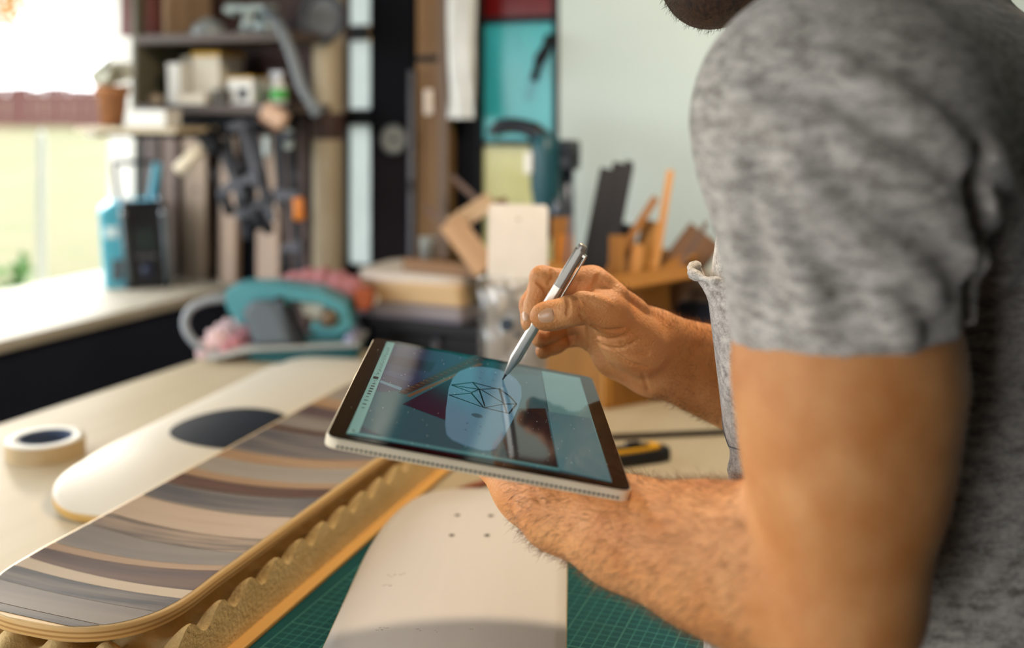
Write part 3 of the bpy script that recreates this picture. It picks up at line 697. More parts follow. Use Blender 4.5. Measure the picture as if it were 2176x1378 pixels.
# cutting mat
m_mat = mat('green_cutting_mat', '#0d4a4c', .6, var=.15, nscale=10, bump=.1, bscale=300, spec=.15)
mc = PZ(888, 1068, BENCH+.003); 
gm = thing('cutting_mat', 'dark green cutting mat with a fine printed grid', 'cutting mat', mat=dframe(mc.x, mc.y, BENCH, -math.radians(20.5)))
MW, ML = .46, .64
MB().box((MW/2, -ML/2, .0015), (MW, ML, .0030), bev=.0008).build('mat_sheet', m_mat, gm)
m_ln = plain('pale_green_print', '#62b0a4', .6); m_ln2 = plain('faint_green_print', '#3c8a80', .6)
for (nm, m, step, w) in (('fine_grid', m_ln2, .01, .0005), ('bold_grid', m_ln, .05, .0010)):
    mb = MB(); x = .02
    while x < MW-.015: mb.box((x, -ML/2, .00308), (w, ML-.04, .0001)); x += step
    y = -.02
    while y > -ML+.015: mb.box((MW/2, y, .00308), (MW-.04, w, .0001)); y -= step
    o = mb.build(nm, m, gm); o['kind'] = 'stuff'

# roll of tape
c = PZ(55, 968, BENCH); c = Vector((-.655, 1.52, BENCH))
t = thing('tape_roll', 'roll of white masking tape at the left bench edge', 'tape roll', c)
ro = .052; h = .026
MB().lathe([(.036, 0), (ro, 0), (ro, h), (.036, h), (.036, 0)], n=56).build('tape', mat('cream_tape_side', '#dedbd0', .6, nscale=20), t)
MB().lathe([(ro+.0004, .001), (ro+.0004, h-.001)], n=56).build('tape_face', mat('tan_tape_face', '#b79f78', .55), t)
MB().lathe([(.0335, -.0), (.036, -.0), (.036, h+.0005), (.0335, h+.0005), (.0335, 0)], n=48).build('core', mat('navy_card_core', '#35435c', .8), t)

# utility knife, ruler, pencil
p0, p1 = PZ(1418, 958, BENCH+.01), PZ(1235, 985, BENCH+.01); x = (p1-p0); 
t = thing('utility_knife', 'black and yellow utility knife on the bench beside the tablet', 'knife', mat=basis(x, V(0, 0, 1).cross(x), V(p0.x, p0.y, BENCH+.0005)))
Lk = .165
def kprof(w, z0, z1, a, b): return [(a, -w*.25), (a+.004, -w*.42), (a+.02, -w*.5), (b-.01, -w*.42), (b, -w*.3), (b, w*.3), (b-.01, w*.42), (a+.02, w*.5), (a+.004, w*.42), (a, w*.25)]
MB().prism(kprof(.036, 0, 1, .0, Lk), 0, .017, bev=.003).build('grip', plain('black_rubber_grip', '#0d0e13', .5), t)
MB().prism(kprof(.026, 0, 1, .014, Lk+.004), .0168, .0215, bev=.001).build('yellow_inlay', plain('yellow_knife_body', '#d29a20', .45), t)
MB().prism(kprof(.015, 0, 1, .03, .10), .0212, .0235, bev=.001).build('slide_track', m_blk, t)
MB().box((.055, 0, .0255), (.02, .010, .006), bev=.0015).build('slider', m_blk, t)
MB().prism([(Lk+.003, -.008), (Lk+.030, -.008), (Lk+.042, .008), (Lk+.003, .008)], .009, .0096).build('blade', m_st, t)
p0, p1 = PZ(1238, 938, BENCH), PZ(1560, 923, BENCH); x = p1-p0
t = thing('steel_rod', 'thin dark steel rod lying behind the utility knife', 'rod', mat=basis(x, V(0, 0, 1).cross(x), V(p0.x, p0.y, BENCH+.0005)))
MB().box((x.length/2, 0, .0035), (x.length, .010, .007), bev=.0015).build('bar', plain('dark_brown_steel', '#3a332f', .4, .6), t)
MB().lathe([(.0, 0), (.0055, .002), (.0055, .012), (0, .014)], (0, 0, .0056), rot=(0, -math.pi/2, 0), n=12).build('end_cap', m_dark, t)
p0, p1 = PZ(948, 1054, BENCH+.004), PZ(1085, 1008, BENCH+.004); x = p1-p0
t = thing('carpenter_pencil', 'reddish brown carpenter pencil lying beside the green mat', 'pencil', mat=basis(x, V(0, 0, 1).cross(x), V(p0.x, p0.y, BENCH+.0045)))
MB().tube([(.012, 0, 0), (.16, 0, 0)], .0045, 6).build('shaft', plain('red_brown_lacquer', '#8e4a2a', .4), t)
MB().lathe([(.0045, 0), (.0016, .011)], (.0125, 0, 0), rot=(0, -math.pi/2, 0), n=10).build('sharpened_wood', m_handle, t)
MB().lathe([(.0016, 0), (0, .004)], (.0015, 0, 0), rot=(0, -math.pi/2, 0), n=8).build('lead', m_blk, t)

# ------------------------------------------------------------------ radio on the sill
m_aqua = plain('turquoise_radio_plastic', '#4fa3b8', .35); m_rblk = plain('radio_black_plastic', '#15171d', .35); m_chrome = plain('radio_grey_trim', '#8f9498', .25, .6)
c = PZ(255, 606, SILL); c = R(-.165, -.215, SILL)
c = PZ(290, 604, SILL)
rd = thing('job_site_radio', 'turquoise and black job site radio on the window sill', 'radio', mat=Matrix.Translation(c) @ Matrix.Rotation(math.radians(21), 4, 'Z'))
rw, rdp, rh = .112, .122, .205            # local x: front face width, y: depth away from the lens
MB().prism([(-rdp*.98, .0), (-.0, .0), (-.0, rh*.92), (-.02, rh), (-rdp*.80, rh*.97), (-rdp*1.08, rh*.86)], -rw/2, rw/2, rot=Matrix.Rotation(math.pi/2, 3, 'X').to_4x4() if False else (math.pi/2, 0, 0), c=(0, 0, 0), bev=.006)
mbx = MB().prism([(-rw*.66, 0), (rw*.60, 0), (rw*.54, rh*.95), (rw*.44, rh), (-rw*.55, rh), (-rw*.78, rh*.9)], -.06, .06, rot=(math.pi/2, 0, 0), bev=.008)
mbx.build('case', m_aqua, rd)
fr_ = MB().prism([(-rw*.22, .0), (rw*.70, .0), (rw*.58, rh*.97), (rw*.5, rh*1.02), (-rw*.28, rh*1.02), (-rw*.36, rh*.95)], -.012, .012, rot=(math.pi/2, 0, 0), c=(0, -.068, 0), bev=.005)
fr_.build('front_grille', m_rblk, rd)
for (xa, xb) in ((-rw*.30, -rw*.17), (rw*.52, rw*.63)):
    MB().tube([(xb, -.083, .012), (xa, -.083, rh*.86)], .0075, 10).build('roll_bar', plain('radio_bar_grey', '#4f585c', .3), rd)
    MB().lathe([(0, .008), (.007, .006), (.0095, 0), (.009, -.008)], (xa, -.084, rh*.885), rot=(math.pi/2, 0, 0), n=16).build('bumper', m_chrome, rd)
for (x_, z_) in ((-rw*.24, rh*1.0), (rw*.46, rh*1.01)):
    MB().lathe([(0, .010), (.008, .008), (.010, 0), (.008, -.006)], (x_, -.058, z_), n=16).build('corner_bumper', m_chrome, rd)
MB().box((rw*.16, -.081, rh*.58), (rw*.42, .003, rh*.26), bev=.002).build('display_window', plain('radio_display', '#1c2a2c', .15), rd)
MB().lathe([(0, .012), (.014, .012), (.015, 0)], (rw*.20, -.080, rh*.22), rot=(math.pi/2, 0, 0), n=24).build('tuning_knob', plain('navy_knob', '#1e2740', .3), rd)
for k in range(3): MB().box((rw*(.05+.14*k), -.0815, rh*.38), (.009, .004, .006), bev=.001).build('button', m_chrome, rd)
MB().box((-rw*.52, -.055, rh*.66), (rw*.28, .014, rh*.13), bev=.003).build('side_label', plain('pale_radio_label', '#cfe3e6', .4), rd)
MB().box((-rw*.40, -.052, rh*.22), (rw*.26, .020, rh*.26), bev=.004).build('battery_latch', plain('radio_latch', '#4d565c', .4), rd)
hz = rh; hx0, hx1 = -rw*.46, rw*.30; ht = P(280, 345, c.y).z-SILL
MB().tube(spline([(hx0+.012, 0, hz-.005), (hx0+.006, 0, hz+.03), (hx0, 0, ht-.006)], 4), .0055, 8).tube([(hx0-.004, 0, ht), (hx1+.004, 0, ht)], .006, 8).build('handle', m_rblk, rd)
MB().box(((hx1+hx1+.018)/2, 0, (hz+ht)/2-.004), (.020, .03, ht-hz+.004), rot=(0, .13, 0), bev=.004).build('handle_post', m_aqua, rd)

# ------------------------------------------------------------------ belt sander at the far end of the bench
SY = 2.12; sc = SY/F
so = P(650, 757, SY); so.z = BENCH
sd = thing('belt_sander', 'teal belt sander with grey belt guard at the far bench end', 'belt sander', (so.x, so.y, BENCH))
def sp(px, py): return ((px-650)*sc, (757-py)*sc)
def slab(pts, y0, y1, bev=.004):
    return MB().prism([sp(*p) for p in pts], y0, y1, rot=(math.pi/2, 0, 0), bev=bev)
m_stl = plain('sander_teal', '#4a8f99', .35); m_stl2 = plain('sander_dark_teal', '#12525a', .4); m_grd = plain('sander_grey_guard', '#525b64', .4, .3); m_sil = plain('sander_silver', '#b9bcb8', .35, .5)
slab([(492, 612), (520, 600), (600, 600), (690, 612), (745, 640), (758, 690), (738, 700), (715, 655), (690, 640), (625, 632), (610, 690), (520, 682), (495, 650)], -.03, .05).build('body', m_stl, sd)
slab([(560, 640), (570, 628), (615, 628), (640, 720), (560, 722), (545, 690), (532, 650)], .048, .072, .006).build('belt_guard', m_grd, sd)
slab([(532, 655), (545, 632), (565, 625), (592, 628), (608, 650), (634, 716), (562, 720)], .060, .075, .010).build('guard_cover', plain('sander_guard_dust', '#5f6a73', .6), sd)
slab([(598, 622), (612, 622), (665, 722), (640, 722)], .03, .066, .003).build('drive_cover', m_blk, sd)
slab([(640, 640), (690, 642), (698, 660), (680, 672), (650, 668)], -.02, .03, .004).build('label_plate', plain('cream_label', '#d8d6c6', .5), sd)
slab([(665, 690), (675, 676), (740, 684), (740, 700), (690, 706)], -.01, .05, .004).build('rear_handle', m_stl, sd)
MB().lathe([(0, .02), (.016, .018), (.019, 0), (.016, -.01)], (sp(708, 668)[0], -.045, sp(708, 668)[1]), rot=(math.pi/2, 0, 0), n=18).build('tension_knob', plain('knob_bronze', '#6b5a48', .4, .4), sd)
slab([(660, 704), (745, 700), (742, 722), (655, 722)], -.03, .05, .003).build('motor_base', m_stl2, sd)
slab([(455, 744), (545, 722), (775, 716), (776, 722), (560, 730), (470, 750)], -.05, .075, .001).build('sole_plate', m_sil, sd)
slab([(545, 729), (770, 723), (770, 750), (690, 757), (600, 757), (548, 750)], -.045, .07, .003).build('sanding_belt', m_stl2, sd)
MB().lathe([(0, -.05), (.010, -.05), (.0105, .06), (0, .06)], (sp(752, 712)[0], .0, sp(752, 712)[1]), rot=(math.pi/2, 0, 0), n=16).build('rear_roller', plain('pale_roller', '#8d90ad', .4), sd)
for k in range(5): slab([(596+9*k, 645), (601+9*k, 645), (603+9*k, 662), (598+9*k, 662)], .048, .0505, .0004).build('vent_slot', m_blk, sd)
slab([(752, 618), (790, 616), (795, 650), (780, 662), (760, 660)], -.05, .02, .006).build('dust_port', plain('rust_orange_plastic', '#9a4a22', .5), sd)
cp = [(sp(500, 637)[0], 0, sp(500, 637)[1]), (sp(455, 637)[0], -.01, sp(455, 637)[1]), (sp(412, 655)[0], -.02, sp(412, 655)[1]), (sp(403, 690)[0], -.03, sp(403, 690)[1]), (sp(432, 726)[0], -.04, sp(432, 726)[1]), (sp(470, 740)[0], -.03, sp(470, 742)[1])]
MB().tube(spline(cp, 8), [.0085]*10+[.0075]*31, 10).build('power_cord', plain('pale_grey_cord', '#8d9296', .4), sd)
# red dust bag draped over its back
m_rag = mat('faded_red_cloth', '#a87074', .9, nscale=20, var=.18, bump=.3, bscale=120); m_rag2 = mat('pink_cloth', '#dcbcba', .9, nscale=20, var=.15, bump=.3, bscale=120)
def blob(mb, pts, r, seed):
    rs = random.Random(seed); path = spline(pts, 6); n = len(path)
    return mb.tube(path, [r*(.35+.75*math.sin(math.pi*(i+.6)/(n+.2)))*(1+.18*math.sin(i*1.9+seed)+rs.uniform(-.05, .05)) for i in range(n)], 12)
t = thing('dust_bag', 'faded red dust bag lying over the back of the sander', 'dust bag', P(700, 620, SY+.05))
q = lambda px, py, dy: P(px, py, SY+.05+dy)-P(700, 620, SY+.05)
blob(MB(), [q(596, 600, 0), q(650, 597, .01), q(710, 604, 0), q(762, 622, -.01), q(784, 640, -.01)], .026, 2).build('bag', m_rag, t)
MB().tube([q(780, 638, -.01), q(788, 642, -.01)], [.022, .021], 16).build('cuff', plain('rust_orange_plastic', '#9a4a22', .5), t)
t = thing('pink_rag', 'crumpled pink rag hanging over the bench edge by the sander', 'rag', PZ(470, 752, BENCH))
ro_ = PZ(470, 752, BENCH); q = lambda px, py, Y: P(px, py, Y)-ro_
mb = MB(); blob(mb, [q(425, 762, 2.1), q(450, 735, 2.1), q(480, 712, 2.12), q(508, 695, 2.13), q(525, 700, 2.14)], .024, 5); mb.build('folds', m_rag2, t)
mb = MB(); blob(mb, [q(470, 752, 2.06), q(500, 735, 2.08), q(530, 716, 2.1), q(538, 690, 2.12)], .019, 9); mb.build('inner_folds', m_rag, t)

# ------------------------------------------------------------------ side table with stacked boards
TZ = .962
ta0, ta1, tq0, tq1 = aw(800, .30), aw(1255, .30), .085, .325
m_tbl = plain('black_table_steel', '#15171c', .45, .2)
tb = thing('side_table', 'dark side table by the back wall under the stacked boards', 'table', mat=Matrix.Translation(R(ta0, -tq1, 0)) @ Matrix.Rotation(WANG, 4, 'Z'))
tw, td = ta1-ta0, tq1-tq0
MB().box((tw/2, td/2, TZ-.009), (tw, td, .018), bev=.002).build('table_top', m_tbl, tb)
for x in (.03, tw-.03):
    for y in (.03, td-.03): MB().box((x, y, (TZ-.018)/2), (.03, .03, TZ-.018), bev=.002).build('leg', m_tbl, tb)
MB().tube([(.035, .02, TZ-.28), (.15, .02, TZ-.02)], .011, 8).build('brace', plain('grey_brace_steel', '#4c4f58', .45, .4), tb)
MB().box((tw/2, .03, TZ-.05), (tw-.06, .02, .05), bev=.002).build('apron', m_tbl, tb)
# the stack
random.seed(21)
m_s = [wood('stack_grey_board', '#8d8484', '#9d9492', 'x', 7), wood('stack_slate_board', '#6b6670', '#7c7680', 'x', 7), wood('stack_tan_board', '#b89a72', '#c9ac84', 'x', 7), wood('stack_honey_board', '#c2a173', '#d2b488', 'x', 7), wood('stack_pale_board', '#c8bdb0', '#d8cec2', 'x', 7)]
seq = [(1, .012, 'slate board at the bottom of the stack on the side table'), (0, .012, 'grey board second from the bottom of the stack'), (1, .008, 'thin slate board third from the bottom of the stack'), (2, .010, 'tan board in the middle of the stack'), (3, .010, 'honey board in the middle of the stack'), (2, .009, 'tan board above the honey one in the stack'), (3, .011, 'honey board third from the top of the stack'), (4, .008, 'pale board second from the top of the stack'), (4, .007, 'pale thin board on top of the stack, shifted left')]
z = TZ+.0004; sq = .30
for k, (mi, th, lab) in enumerate(seq):
    px0 = 788+random.uniform(-4, 6) if k < 7 else 778-(k-7)*3; px1 = 1046
    s = pxm(900, .29); w = (px1-px0)/s; c = PW((px0+px1)/2, CY, .205); c.z = z
    t = thing('stacked_board', lab, 'board', mat=Matrix.Translation(c) @ Matrix.Rotation(WANG+random.uniform(-.03, .03)+(.05 if k > 6 else 0), 4, 'Z'), group='boards stacked on the side table')
    MB().prism(rrect(w, .20, .012 if k < 7 else .05), 0, th, bev=.0008).build('board', m_s[mi], t)
    z += th+.0003
STOP = z
MB_ = thing('end_clip', 'white plastic clip at the left end of the stacked slate boards', 'clip', mat=Matrix.Translation(PW(793, 637, .325)) @ Matrix.Rotation(WANG, 4, 'Z'))
MB().box((0, 0, 0), (.018, .012, .022), bev=.004).build('body', m_white, MB_); MB().box((0, .008, 0), (.010, .012, .010)).build('tab', m_white, MB_)
# thick brown board on the stack, offcuts and a metal cup
def stick(name, label, cat, p0, p1, w, th, m, face=None, rounded=0.0, group=None, capm=None):
    "a flat strip from p0 to p1; its broad face looks towards the lens unless face is given"
    p0, p1 = Vector(p0), Vector(p1); x = p1-p0; n = Vector(face) if face else Vector((0, 0, HC))-(p0+p1)/2
    t = thing(name, label, cat, mat=basis(x, n.cross(x), p0), group=group)
    L = x.length
    MB().prism([(a+L/2, b) for a, b in rrect(L, w, max(rounded, .0008), 3)], -th/2, th/2, bev=.0004).build('strip', m, t)
    if capm: MB().box((L*.97, 0, 0), (L*.05, w*1.02, th*1.05)).build('painted_end', capm, t)
    return t
m_bro = wood('brown_offcut', '#6a4a2c', '#7d5a36', 'x', 7); m_och = wood('ochre_offcut', '#865820', '#9c6b2c', 'x', 7); m_tan = wood('tan_card_offcut', '#b99a76', '#c9ac8a', 'x', 6); m_hon = wood('honey_stick_wood', '#b97e3e', '#cb9452', 'x', 8)
GO = 'offcuts on the stacked boards'
c0, c1 = PW(872, 548, .24), PW(1030, 578, .27); c0.z = STOP+.013; c1.z = STOP+.013
stick('brown_board', 'thick brown board lying across the stacked boards', 'board', c0, c1, .05, .024, m_bro, (0, 0, 1), group=GO)
yy = lambda px: PW(px, CY, .40).y
stick('card_offcut', 'pale tan offcut leaning up to the right behind the white panel', 'offcut', PW(958, 482, .24), PW(1046, 425, .21), .036, .004, m_tan, group=GO)
stick('card_offcut', 'wide tan offcut tilting down to the right beside the white panel', 'offcut', PW(955, 470, .26), PW(1034, 572, .30), .050, .004, wood('dusky_tan_card', '#a5815f', '#b5916e', 'x', 6), group=GO)
stick('brown_offcut', 'small dark brown offcut peeping out above the white panel', 'offcut', PW(1045, 440, .20), PW(1078, 432, .20), .025, .008, m_bro, group=GO)
stick('grey_strip', 'long greyish strip sloping behind the tan offcuts', 'offcut', PW(905, 440, .14), PW(1000, 540, .22), .012, .006, m_l2, group=GO)
stick('grey_strip', 'thin greyish strip crossing above the tan offcuts', 'offcut', PW(960, 375, .12), PW(1030, 440, .17), .012, .006, m_l2, group=GO)
t = thing('metal_cup', 'small pale metal cup on the brown board', 'cup', mat=Matrix.Translation(Vector((PW(908, CY, .245).x, PW(908, CY, .245).y, STOP+.0255))))
MB().lathe([(0, 0), (.014, 0), (.016, .04), (.0175, .042), (.015, .041), (.013, .003), (0, .003)], n=22).build('cup_body', plain('pale_zinc', '#a9b2b2', .35, .4), t)
MB().tube(spline([(.016, 0, .032), (.026, 0, .03), (.025, 0, .014), (.015, 0, .010)], 4), .002, 6).build('handle', m_st, t)
# paper sacks under the table
for (px0, px1, lab, q) in ((876, 918, 'crumpled kraft paper sack left under the side table', .20), (926, 972, 'pale kraft paper sack right under the side table', .19)):
    c = PW((px0+px1)/2, CY, q); s = pxm(900, q); w = (px1-px0)/s
    t = thing('paper_sack', lab, 'paper sack', mat=Matrix.Translation(V(c.x, c.y, 0)) @ Matrix.Rotation(WANG, 4, 'Z'), group='sacks under the side table')
    vs, fs = [], []; n = 20; hgt = .88
    for j in range(15):
        for i in range(n):
            a = 2*math.pi*i/n; k = 1+.08*math.sin(5*a+j*1.3)+.05*math.sin(j*2.1+i); top = 1-.35*max(0, j/14-.75)*4
            vs.append((w*.5*k*math.cos(a)*(.8+.2*top), .06*k*math.sin(a)*top, hgt*j/14))
    for j in range(14):
        for i in range(n): a, b = j*n+i, j*n+(i+1) % n; fs.append((a, b, b+n, a+n))
    fs.append(tuple(range(n))[::-1])
    MB().add(vs, fs, True).build('sack', mat('kraft_paper', '#b39a72', .8, nscale=12, bump=.3, bscale=30), t)
    MB().box((0, 0, hgt-.05), (w*.8, .03, .03), bev=.004).build('rolled_top', mat('kraft_paper', '#b39a72'), t)
# stand drill on the table
c = PW(1172, CY, .20)
dr = thing('stand_drill', 'dark teal power drill in a black stand beside the pale wall', 'drill', mat=Matrix.Translation(V(c.x, c.y, TZ+.0004)) @ Matrix.Rotation(WANG, 4, 'Z'))
s = pxm(1172, .20); m_dt = plain('deep_teal_casing', '#1c4a55', .4); m_db = plain('blue_black_plastic', '#10161f', .4)
D = lambda px, py: ((px-1172)/s, PW(1172, py, .20).z-TZ)
x_, z_ = D(1200, 330)
MB().box((0, 0, .006), (.12, .10, .012), bev=.003).build('base', m_db, dr)
MB().tube([(x_, .02, .012), (x_, .02, z_+.03)], .013, 12).build('column', plain('column_steel', '#5d6470', .35, .6), dr)
MB().lathe([(0, D(0, 470)[1]), (.018, D(0, 470)[1]), (.024, D(0, 440)[1]), (.030, D(0, 400)[1]), (.031, D(0, 320)[1]), (.027, D(0, 292)[1]), (.015, D(0, 284)[1]), (0, D(0, 283)[1])], (D(1168, 0)[0], -.02, 0), n=26).build('motor_housing', m_dt, dr)
MB().lathe([(0, D(0, 520)[1]), (.004, D(0, 520)[1]), (.008, D(0, 505)[1]), (.014, D(0, 495)[1]), (.014, D(0, 468)[1])], (D(1168, 0)[0], -.02, 0), n=20).build('chuck', m_st, dr)
hp = [(*D(1042, 288), ), (*D(1060, 272), ), (*D(1095, 268), ), (*D(1135, 276), ), (*D(1165, 296), )]
MB().tube(spline([(a, -.02, b) for a, b in hp], 6), [.013]*6+[.016]*12+[.018]*7, 12).build('handle', m_db, dr)
MB().lathe([(0, -.004), (.011, -.004), (.013, .012), (0, .014)], (D(1045, 0)[0], -.02, D(0, 296)[1]-.004), n=14).build('handle_end', m_stl, dr)
MB().box((D(1140, 0)[0], -.045, D(0, 345)[1]), (.016, .012, .042), bev=.004).build('trigger_tag', plain('white_tag', '#dfe0dc', .5), dr)
MB().lathe([(.012, 0), (.016, .01), (.016, .03), (.010, .036)], (D(1203, 0)[0], -.01, D(0, 335)[1]-.02), n=16).box((D(1203, 0)[0], .0, D(0, 330)[1]), (.05, .05, .06), bev=.008).build('carriage', m_db, dr)
MB().tube([(D(1205, 0)[0], -.02, D(0, 318)[1]), (D(1226, 0)[0], -.02, D(0, 330)[1]), (D(1242, 0)[0], -.02, D(0, 333)[1])], [.009, .007, .009], 10).build('feed_lever', m_db, dr)
MB().tube([(D(1196, 0)[0], -.03, D(0, 420)[1]), (D(1198, 0)[0], -.03, D(0, 470)[1])], .010, 10).build('depth_stop', plain('column_steel', '#5d6470', .35, .6), dr)

# boards stacked right of the box, mostly behind the man
m_nvy = plain('navy_crate_plastic', '#2a3346', .5)
c = PW(1530, CY, .16)
t = thing('navy_crate', 'navy plastic crate on the floor behind the cardboard box', 'crate', mat=Matrix.Translation(V(c.x, c.y, 0)) @ Matrix.Rotation(WANG, 4, 'Z'))
zc = PW(1460, 655, .26).z
MB().box((0, 0, zc/2), (.34, .2, zc), bev=.006).build('body', m_nvy, t); MB().box((0, 0, zc+.006), (.355, .215, .012), bev=.003).build('rim', m_nvy, t)
t = thing('plywood_sheets', 'tan plywood offcut lying on the navy crate', 'board', mat=Matrix.Translation(V(c.x, c.y, zc+.0125)) @ Matrix.Rotation(WANG, 4, 'Z'))
MB().box((0, 0, .016), (.33, .19, .032), bev=.002).build('sheet', m_l3, t); MB().box((0, -.0955, .016), (.33, .001, .006)).build('core_line', m_l1, t)
t = thing('grey_board', 'pale grey board on top of the plywood behind the box', 'board', mat=Matrix.Translation(V(c.x, c.y, zc+.045)) @ Matrix.Rotation(WANG, 4, 'Z'))
MB().box((0, 0, .012), (.34, .19, .024), bev=.002).build('board', plain('pale_grey_board', '#b9bdb8', .6), t); MB().box((0, -.0955, .012), (.34, .001, .004)).build('edge_line', m_s[0], t)

# ------------------------------------------------------------------ cardboard box of offcuts on the bench
m_box = mat('brown_corrugated_card', '#946325', .75, nscale=12, var=.1, bump=.1, stretch=(1, 1, .2)); m_boxin = mat('inner_card', '#8a5d26', .8)
m_ink = plain('dark_box_print', '#5d3d1c', .8); m_fr = plain('pale_box_line', '#c48a3c', .75)
bc = Vector((.1507, 1.742, BENCH+.0005)); ra = math.radians(30)
bx = thing('cardboard_box', 'open brown cardboard box full of offcuts behind the stylus hand', 'box', mat=Matrix.Translation(bc) @ Matrix.Rotation(ra, 4, 'Z'))
bwX, bwY, bh, tk = .130, .205, .208, .004       # x: right-hand face, y: left-hand face
MB().box((bwX/2, tk/2, bh/2), (bwX, tk, bh)).build('right_side', m_box, bx); MB().box((tk/2, bwY/2, bh/2), (tk, bwY-2*tk, bh)).build('left_side', m_box, bx)
MB().box((bwX/2, bwY-tk/2, bh/2), (bwX, tk, bh)).build('back_side', m_box, bx); MB().box((bwX-tk/2, bwY/2, bh/2), (tk, bwY-2*tk, bh)).build('far_side', m_box, bx)
MB().box((bwX/2, bwY/2, tk/2), (bwX-2*tk, bwY-2*tk, tk)).build('bottom', m_boxin, bx)
MB().box((bwX/2+.012, -.030, bh+.004), (bwX*1.25, .065, tk), rot=(.12, -.06, 0)).build('flap', m_box, bx)
MB().box((bwX+.035, bwY/2, bh+.012), (.075, bwY*.95, tk), rot=(0, -.3, 0)).build('flap', m_box, bx)
MB().box((-.030, bwY/2, bh-.006), (.065, bwY*.95, tk), rot=(0, -.5, 0)).build('flap', m_box, bx)
for (y, z, w, h) in ((.055, .118, .05, .022), (.115, .118, .035, .022)): MB().box((-.0006, y, z), (.0012, w, h)).build('print_block', m_ink, bx)
for (x0, x1, z0, z1) in ((.004, .126, .098, .104), (.004, .010, .006, .104), (.086, .094, .006, .100), (.094, .126, .02, .026)): MB().box(((x0+x1)/2, -.0006, (z0+z1)/2), (x1-x0, .0012, z1-z0)).build('print_line', m_fr, bx)
for (y0, y1, z0, z1) in ((.002, .2, .100, .105), (.003, .008, .004, .1)): MB().box((-.0006, (y0+y1)/2, (z0+z1)/2), (.0012, y1-y0, z1-z0)).build('print_line', m_fr, bx)
MB().box((.045, -.0006, .075), (.05, .0012, .016)).build('print_block', m_ink, bx)
GB = 'offcuts standing in the cardboard box'
def offcut(label, pxa, pya, pxb, pyb, Ya, Yb, wpx, th, m, name='wood_offcut', capm=None):
    return stick(name, label, 'offcut', P(pxa, pya, Ya), P(pxb, pyb, Yb), wpx*(Ya+Yb)/2/F, th, m, group=GB, capm=capm)
m_coal = wood('black_stained_strip', '#0e0f15', '#191a21', 'x', 7)
offcut('wide black strip leaning right, the longest dark one in the box', 1242, 770, 1325, 348, 1.84, 1.90, 46, .006, m_coal, 'black_strip')
offcut('narrower black strip standing left of the wide black strip', 1208, 760, 1288, 358, 1.87, 1.93, 26, .006, m_coal, 'black_strip')
offcut('thin black strip just behind the wide one with a jagged top', 1262, 760, 1337, 342, 1.89, 1.94, 18, .005, m_coal, 'black_strip')
offcut('tall thin honey coloured stick, the highest at the right of the box', 1362, 760, 1425, 362, 1.80, 1.84, 15, .008, m_hon, 'honey_stick')
offcut('shorter brown stick crossing the tall honey stick', 1252, 640, 1394, 420, 1.83, 1.86, 16, .008, wood('nut_brown_stick', '#8d5c2b', '#a2713b', 'x', 8), 'brown_stick')
offcut('ochre board offcut at the front of the box', 1306, 760, 1312, 500, 1.80, 1.83, 34, .006, m_och)
offcut('slanting ochre offcut beside the tall honey stick', 1330, 740, 1388, 470, 1.86, 1.88, 46, .006, wood('light_ochre_offcut', '#9c6c30', '#b07e3c', 'x', 7))
offcut('navy painted offcut peeping out behind the ochre boards', 1276, 720, 1338, 478, 1.92, 1.95, 40, .006, plain('navy_stain', '#1d2836', .5))
offcut('wide brown striated board fanning to the right', 1335, 720, 1500, 498, 1.84, 1.88, 84, .006, wood('striated_brown_board', '#5f4430', '#7b5b42', 'x', 12))
offcut('thin dark stick pointing up right at the box edge', 1362, 705, 1503, 472, 1.82, 1.82, 10, .006, m_l2, 'dark_stick')
offcut('ochre offcut at the left corner of the box', 1198, 740, 1194, 462, 1.90, 1.93, 44, .006, m_och)
offcut('bright orange brown offcut behind the pen top', 1190, 740, 1203, 500, 1.90, 1.92, 30, .006, wood('orange_offcut', '#b8711f', '#d08830', 'x', 7))
offcut('thin grey violet strip at the left of the box', 1190, 700, 1213, 458, 1.88, 1.9, 9, .004, plain('violet_grey_strip', '#6a6470', .5), 'grey_strip')
offcut('dark walnut offcut just right of the black strips', 1310, 760, 1340, 505, 1.83, 1.86, 22, .006, m_bro)
offcut('short honey offcut in front of the tall stick', 1330, 750, 1356, 520, 1.81, 1.83, 24, .007, m_hon)
offcut('narrow dark offcut between the ochre boards', 1285, 750, 1300, 520, 1.86, 1.88, 20, .006, m_l1)
offcut('pale thin stick leaning behind the black strips', 1255, 740, 1262, 470, 1.95, 1.97, 10, .005, m_tan)
# ------------------------------------------------------------------ white panel in a clear bag
pb = PZ(1094, 888, BENCH); Yp = pb.y
wp = 128*Yp/F; hp_ = (888-437)*Yp/F
t = thing('panel_board', 'cream rectangular panel with rounded corners standing in a clear bag', 'panel', mat=Matrix.Translation(V(pb.x, Yp, BENCH+.0005)) @ Matrix.Rotation(-.06, 4, 'Z') @ Matrix.Rotation(.015, 4, 'Y') @ Matrix.Rotation(-.05, 4, 'X'))
MB().prism([(a, b+hp_/2) for a, b in rrect(wp, hp_, .008)], -.0025, .0025, rot=(math.pi/2, 0, 0), bev=.0008).build('board', plain('cream_panel', '#ddd6cb', .6), t)
MB().lathe([(0, .0028), (.0032, .0028)], (0, 0, hp_*.93), rot=(math.pi/2, 0, 0), n=12).build('hang_hole', plain('panel_edge', '#b9a88f', .6), t)
m_bag = glassmat('clear_plastic_film', (.93, .93, .92), .10, .14)
bg_ = thing('clear_bag', 'crumpled clear plastic bag with a small dark logo around the cream panel', 'plastic bag', mat=Matrix.Translation(V(pb.x-.004, Yp, BENCH+.0005)) @ Matrix.Rotation(-.06, 4, 'Z') @ Matrix.Rotation(-.05, 4, 'X'))
